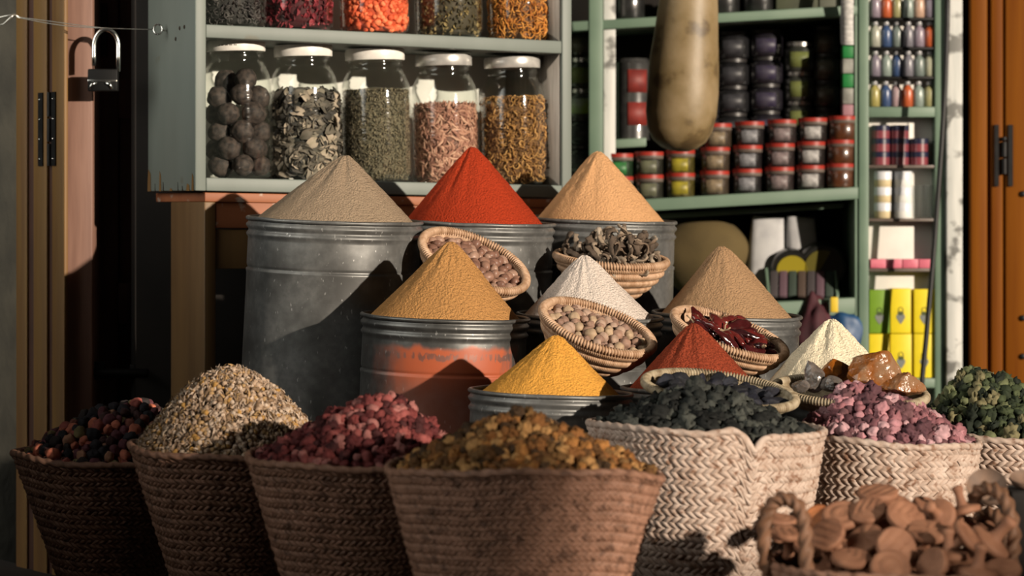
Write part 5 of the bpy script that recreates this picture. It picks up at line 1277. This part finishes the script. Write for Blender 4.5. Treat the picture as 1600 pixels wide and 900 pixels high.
def chunk(seed, n=14, sub=3):
    """broken lump: a ball cut by flat facets"""
    rr = random.Random(seed); v, f = ICO[3]; pl = []
    while len(pl) < n:
        q = Vector((rr.gauss(0, 1), rr.gauss(0, 1), rr.gauss(0, 1))).normalized(); pl.append((q, rr.uniform(.62, .95)))
    o = Vector((seed * 1.7, seed * .9, 2)); out = []
    for p in v:
        k = 1.15
        for q, d in pl:
            c_ = q.dot(p)
            if c_ > .05: k = min(k, d / c_)
        out.append(p * (k * (1 + .035 * noise.noise(p * 6 + o) + .03 * noise.noise(p * 13 + o))))
    return out, f
# indigo lumps
M_ind = [mat('indigo_%d' % i, lin(*q), lin(*[int(k * .6) for k in q]), 60, 3, .75, bump=.5, bscale=90, bdist=.003) for i, q in enumerate(((20, 21, 36), (15, 16, 26), (27, 29, 42)))]
IM = []
for s in range(5):
    v, f = chunk(s + 60, 10); v = [Vector((p.x * .024, p.y * .018, p.z * .014)) for p in v]; IM.append(piece_mesh('indigo_lump', (v, f), M_ind[s % 3]))
c, RM, r, d = BW['ind']; rr = random.Random(4); pts = [Vector((-.125, .02, .006)), Vector((-.10, -.012, .005)), Vector((-.088, .048, .004))]
while len(pts) < 44:
    a = rr.uniform(0, 2 * PI); q = r * .80 * math.sqrt(rr.uniform(0, 1)); v = Vector((q * math.cos(a), q * math.sin(a), -.014 + rr.uniform(0, .012)))
    if v.x < -.06 and v.y > -.03: continue
    if all((v - w).length > .024 for w in pts): pts.append(v)
    elif rr.random() < .01: break
for v in pts:
    o = bpy.data.objects.new('indigo_lump', IM[rr.randrange(5)]); COL.objects.link(o); o.location = c + RM @ v; o.rotation_euler = (rr.uniform(-.5, .5), rr.uniform(-.5, .5), rr.uniform(0, 6)); k = rr.uniform(.85, 1.2); o.scale = (k,) * 3
    tag(o, 'dark blue-black indigo lump in the shallow tray over the black heap', 'indigo', 'indigo lumps in the shallow tray')
# amber lumps
M_amb = [mat('amber_%d' % i, alb(*q), alb(*w), 22, 6, .16, bump=.8, bscale=45, bdist=.009, sss=.25, lo=.40, hi=.58) for i, (q, w) in enumerate((((158, 88, 34), (164, 118, 80)), ((160, 86, 24), (104, 56, 18)), ((136, 118, 102), (96, 84, 72))))]
AML = [(1367, 588, 43, 37, 0, 7.40, 'biggest amber lump in the tray before the cream cone'), (1308, 584, 25, 24, 1, 7.46, 'darker orange amber lump, next to the biggest one'), (1408, 601, 33, 21, 0, 7.36, 'long low amber lump at the cable end of its tray'),
       (1272, 592, 17, 18, 2, 7.38, 'pointed grey lump in the amber tray, nearest the brick red cone'), (1250, 604, 16, 9, 2, 7.36, 'small flat grey lump at the edge of the amber tray'), (1297, 602, 18, 13, 2, 7.36, 'grey-brown lump in front of the darker orange one'), (1340, 606, 22, 14, 1, 7.34, 'low brown-orange lump under the biggest amber lump')]
for i, (px, py, rx, rz, mi, Y, lab) in enumerate(AML):
    v, f = chunk(i * 11 + 3, 15, 4)
    V = [Vector((p.x * rx * Y / F * 1.05, p.y * (rx + rz) / 2 * Y / F, p.z * rz * Y / F * 1.05 * (1 + (.7 * max(0, p.z) if i == 3 else 0)))) for p in v]
    g = G(); g.add(V, f); tag(g.build('amber_lump', M_amb[mi], smooth=True, angle=22, loc=P(px, py, Y)), lab, 'resin')

# ------------------------------------------------------------------ carved clay stamps in the handled basket
M_clay = mat('fired_clay', alb(184, 122, 84), alb(150, 94, 62), 24, 5, .75, bump=.2, bscale=120, bdist=.001, lo=.3, hi=.7)
M_clayo = mat('orange_clay', alb(206, 120, 62), alb(180, 98, 48), 24, 5, .7)
M_clayd = mat('brown_clay', alb(150, 112, 84), alb(112, 84, 64), 20, 5, .7)
M_rope = straw('brown_rope', alb(150, 102, 70), alb(110, 72, 46))
def hb_shape(a): return 1 + .02 * math.sin(2 * a)
SB = thing('handled_basket', 'small handled basket of carved clay stamps at the lower right', 'basket', P(1388, 884, 6.02), (0, FA, 0))
cS = P(1388, 884, 6.02); rS = 186 * 6.02 / F; HS = cS.z - FL(cS.x) - rS * .8 * FS - .002
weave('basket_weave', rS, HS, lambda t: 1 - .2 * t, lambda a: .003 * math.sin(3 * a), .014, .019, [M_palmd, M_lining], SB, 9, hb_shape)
g = G(); n = 420; g.tube([(rS * hb_shape(a) * math.cos(a), rS * hb_shape(a) * math.sin(a), .003 * math.sin(3 * a)) for a in np.linspace(0, 2 * PI, n, endpoint=False)], .008, 10, closed=True, tn=2, ta=.17, twist=.7); g.build('rim', M_palmd, SB)
def handle(px_pts, Y0, Y1):
    q = [P(x, y, Y0 + (Y1 - Y0) * i / (len(px_pts) - 1)) - cS for i, (x, y) in enumerate(px_pts)]
    pts = []
    for i in range(len(q) - 1):      # smooth through the points
        p0, p1, p2, p3 = q[max(0, i - 1)], q[i], q[i + 1], q[min(len(q) - 1, i + 2)]
        for t in np.linspace(0, 1, 22, endpoint=False):
            pts.append(.5 * (2 * p1 + (p2 - p0) * t + (2 * p0 - 5 * p1 + 4 * p2 - p3) * t * t + (3 * p1 - p0 - 3 * p2 + p3) * t ** 3))
    g = G(); g.tube(pts, .0125, 14, tn=3, ta=.26, twist=.42); h = g.build('handle', M_rope, SB); return h
handle([(1200, 905), (1193, 868), (1192, 825), (1202, 796), (1222, 785), (1243, 796), (1254, 825), (1258, 862), (1262, 905)], 5.98, 5.90)
handle([(1516, 782), (1524, 763), (1543, 757), (1563, 768), (1577, 798), (1583, 835), (1581, 868), (1572, 905)], 6.16, 6.02)
handle([(1526, 800), (1545, 796), (1560, 806), (1570, 832), (1575, 870)], 6.18, 6.10)
def stamp_mesh(r, pat, seed):
    """thick domed disc with a carved face (+z) and a flared grip (-z)"""
    rr = random.Random(seed); n = 40; th = r * .50; g = G()
    pr = [(0, th * .5)] + [(r * q, th * (.5 - .10 * q * q)) for q in np.linspace(.08, .90, 12)] + [(r * .97, th * .30), (r, 0.0), (r * .95, -th * .28), (r * .8, -th * .42), (r * .42, -th * .55), (r * .30, -th * .8), (r * .25, -th * 1.3), (r * .24, -th * 1.9), (r * .30, -th * 2.3), (r * .33, -th * 2.6), (r * .24, -th * 2.85), (0, -th * 2.9)]
    g.lathe(pr, n)
    V = []
    for p in g.v:
        p = Vector(p); q = math.hypot(p.x, p.y)
        if p.z > th * .25 and q < r * .93:
            u = p.x / r; w = p.y / r
            if pat == 0: d = math.sin(u * 15) ; d *= 1 if abs(u) > .1 else 0
            elif pat == 1: d = math.sin((abs(u) * .8 + w) * 13)
            elif pat == 2: d = math.sin(q / r * 13)
            else: d = math.sin(math.atan2(w, u) * 7) * min(1, q / r * 2)
            p.z -= .0017 * (d > .2)
        V.append(p)
    me = bpy.data.meshes.new('clay_stamp'); me.from_pydata([tuple(p) for p in V], [], g.f); return me
STM = []
for i in range(8):
    me = stamp_mesh(.0375, i % 4, i); me.materials.append(M_clay if i < 6 else M_clayo); me.update(); me.polygons.foreach_set('use_smooth', [True] * len(me.polygons)); me.set_sharp_from_angle(angle=math.radians(50)); STM.append(me)
ST = [  # px, py, depth, face normal, size, mesh, label
 (1371, 771, 6.14, (-.05, -.25, 1), 1.12, 0, 'clay stamp lying face up at the very top of the heap'),
 (1357, 799, 6.08, (-.30, -.55, .8), 1.0, 1, 'clay stamp tilted just under the topmost one'),
 (1415, 808, 6.04, (.28, -.65, .70), 1.08, 1, 'clay stamp with a clear carved face, right of the top of the heap'),
 (1293, 836, 5.96, (-.50, -.62, .62), 1.0, 0, 'dark clay stamp standing on edge nearest the handle loop that stands alone'),
 (1316, 806, 6.10, (-.15, -.55, .82), 1.1, 2, 'grey-brown clay stamp leaning at the back beside the orange one'),
 (1352, 843, 5.98, (-.42, -.52, .74), 1.0, 3, 'clay stamp tilted up in the middle, below the tilted pair'),
 (1330, 873, 5.90, (.02, -.30, .95), 1.05, 1, 'clay stamp lying flat low down, above the front rim'),
 (1400, 856, 5.93, (.32, -.86, .40), 1.12, 0, 'reddish clay stamp showing a striped face in the middle of the heap'),
 (1391, 888, 5.86, (.02, -.78, .62), 1.05, 2, 'reddish clay stamp with a ringed face at the bottom of the picture'),
 (1457, 884, 5.88, (-.75, -.55, .40), 1.0, 1, 'clay stamp with its grip pointing at the wide standing pair, low in the heap'),
 (1466, 806, 6.08, (.45, .75, -.45), .98, 1, 'clay stamp turned over, its grip towards the viewer'),
 (1449, 832, 6.00, (.05, -.42, .90), 1.05, 3, 'clay stamp half under the turned-over one'),
 (1505, 798, 6.12, (.25, -.10, -1), .95, 0, 'clay stamp standing on its face at the back, grip up'),
 (1511, 838, 5.98, (.72, -.30, .62), 1.0, 2, 'clay stamp on edge, slanting down towards the big overturned one'),
 (1547, 848, 6.04, (-.62, .25, -.72), 1.22, 1, 'big overturned clay stamp beside the twin handles'),
 (1483, 870, 5.93, (.03, -.05, -1), 1.02, 3, 'clay stamp standing on its face in front, grip up'),
 (1527, 895, 5.88, (-.12, .12, -1), 1.05, 0, 'lowest clay stamp standing grip up, by the corner of the heap'),
 (1566, 892, 5.92, (-.12, -.45, .88), 1.0, 1, 'clay stamp lying face up below the twin handles'),
 (1233, 833, 6.02, (0, -.25, 1), 1.0, 1, 'flat clay stamp seen through the lone handle loop'),
 (1220, 813, 6.10, (.1, -.2, 1), .85, 2, 'upper clay stamp seen through the lone handle loop'),
 (1279, 811, 6.12, (-.3, -.85, .4), .80, 6, 'orange clay stamp with a ribbed face'),
 (1400, 789, 6.14, (.1, -.45, .85), .85, 3, 'small ribbed clay stamp behind the carved one'),
 (1490, 826, 6.06, (.2, -.2, .9), .9, 2, 'clay stamp half hidden under the slanting one'),
 (1305, 868, 5.98, (.3, -.4, .8), .8, 1, 'clay stamp in shadow behind the flat low one'),
 (1430, 868, 5.99, (-.1, -.3, .9), .9, 0, 'clay stamp in shadow behind the striped one'),
 (1350, 900, 5.94, (.1, -.3, .9), 1.0, 0, 'clay stamp in shadow under the ringed one'),
 (1420, 838, 6.10, (0, -.3, .9), 1.0, 2, 'clay stamp in shadow under the carved one'),
 (1375, 822, 6.12, (0, -.3, .9), 1.0, 2, 'clay stamp in shadow behind the middle of the heap'),
 (1455, 865, 6.06, (.2, -.3, .9), 1.0, 1, 'clay stamp in shadow in the gap left of the grip-up one'),
 (1515, 872, 6.06, (.1, -.2, 1), 1.0, 1, 'clay stamp in shadow behind the slanting one'),
 (1290, 898, 5.97, (.1, -.3, .9), 1.0, 2, 'clay stamp in shadow inside the front rim')]
UND = 'clay stamp in the dark under the heap of stamps'
for px, py, Y in ((1270, 850, 6.10), (1310, 845, 6.12), (1345, 812, 6.16), (1400, 815, 6.17), (1440, 812, 6.17), (1480, 815, 6.18), (1340, 862, 6.06), (1385, 845, 6.08), (1430, 848, 6.10), (1470, 845, 6.12), (1520, 845, 6.14), (1300, 825, 6.16), (1545, 865, 6.12), (1500, 880, 6.04), (1440, 895, 5.98), (1410, 880, 6.0), (1310, 890, 6.02), (1375, 795, 6.18), (1535, 822, 6.18), (1455, 795, 6.18)):
    ST.append((px, py, Y, (rnd.uniform(-.5, .5), rnd.uniform(-.6, -.1), .8), 1.1, rnd.randrange(6), UND))
for px, py, Y, nv, s, mi, lab in ST:
    o = bpy.data.objects.new('clay_stamp', STM[mi]); COL.objects.link(o); o.location = P(px, py, Y); o.scale = (s, s, s)
    q = Vector(nv).normalized().to_track_quat('Z', 'Y'); o.rotation_mode = 'QUATERNION'; o.rotation_quaternion = q @ Euler((0, 0, rnd.uniform(0, 6))).to_quaternion()
    tag(o, lab, 'stamp', 'carved clay stamps')
g = G(); g.lathe([(0, -HS + .012), (rS * .76, -HS + .012), (rS * .9, -.05), (rS * .86, -.02), (rS * .5, .035), (0, .055)], 40)
# clay dishes at the back of the handled basket
def dish(px, py, Y, rpx, nv, lab, m):
    r = rpx * Y / F; g = G(); g.lathe([(0, -r * .35), (r * .5, -r * .35), (r * .9, -.004), (r, .004), (r * .98, .010), (r * .90, .006), (r * .5, -r * .22), (0, -r * .26)], 44)
    o = g.build('clay_dish', m, angle=60, loc=P(px, py, Y)); o.rotation_mode = 'QUATERNION'; o.rotation_quaternion = Vector(nv).normalized().to_track_quat('Z', 'Y'); return tag(o, lab, 'dish')
dish(1542, 762, 6.30, 32, (-.15, -.75, .62), 'hollow brown clay dish standing behind the twin handles', M_clayd)
dish(1546, 778, 6.22, 21, (-.05, -.45, .9), 'small clay dish framed by the twin handles', M_clayd)
dish(1604, 752, 6.35, 27, (.0, -.35, .93), 'clay dish cut by the edge of the photo', M_clayd)
tag(G().add(*[[(PX(1575, 6.3), 6.28, FL(1)), (PX(1640, 6.3), 6.28, FL(1)), (PX(1640, 6.3), 6.46, FL(1)), (PX(1575, 6.3), 6.46, FL(1)), (PX(1578, 6.3), 6.28, PZ(768, 6.3)), (PX(1640, 6.3), 6.28, PZ(768, 6.3)), (PX(1640, 6.3), 6.46, PZ(768, 6.3)), (PX(1578, 6.3), 6.46, PZ(768, 6.3))], [(3, 2, 1, 0), (4, 5, 6, 7), (0, 1, 5, 4), (1, 2, 6, 5), (2, 3, 7, 6), (3, 0, 4, 7)]]).build('dark_crate', M_dark, bevel=.004), 'dark crate under the clay dish at the edge of the photo', 'crate')
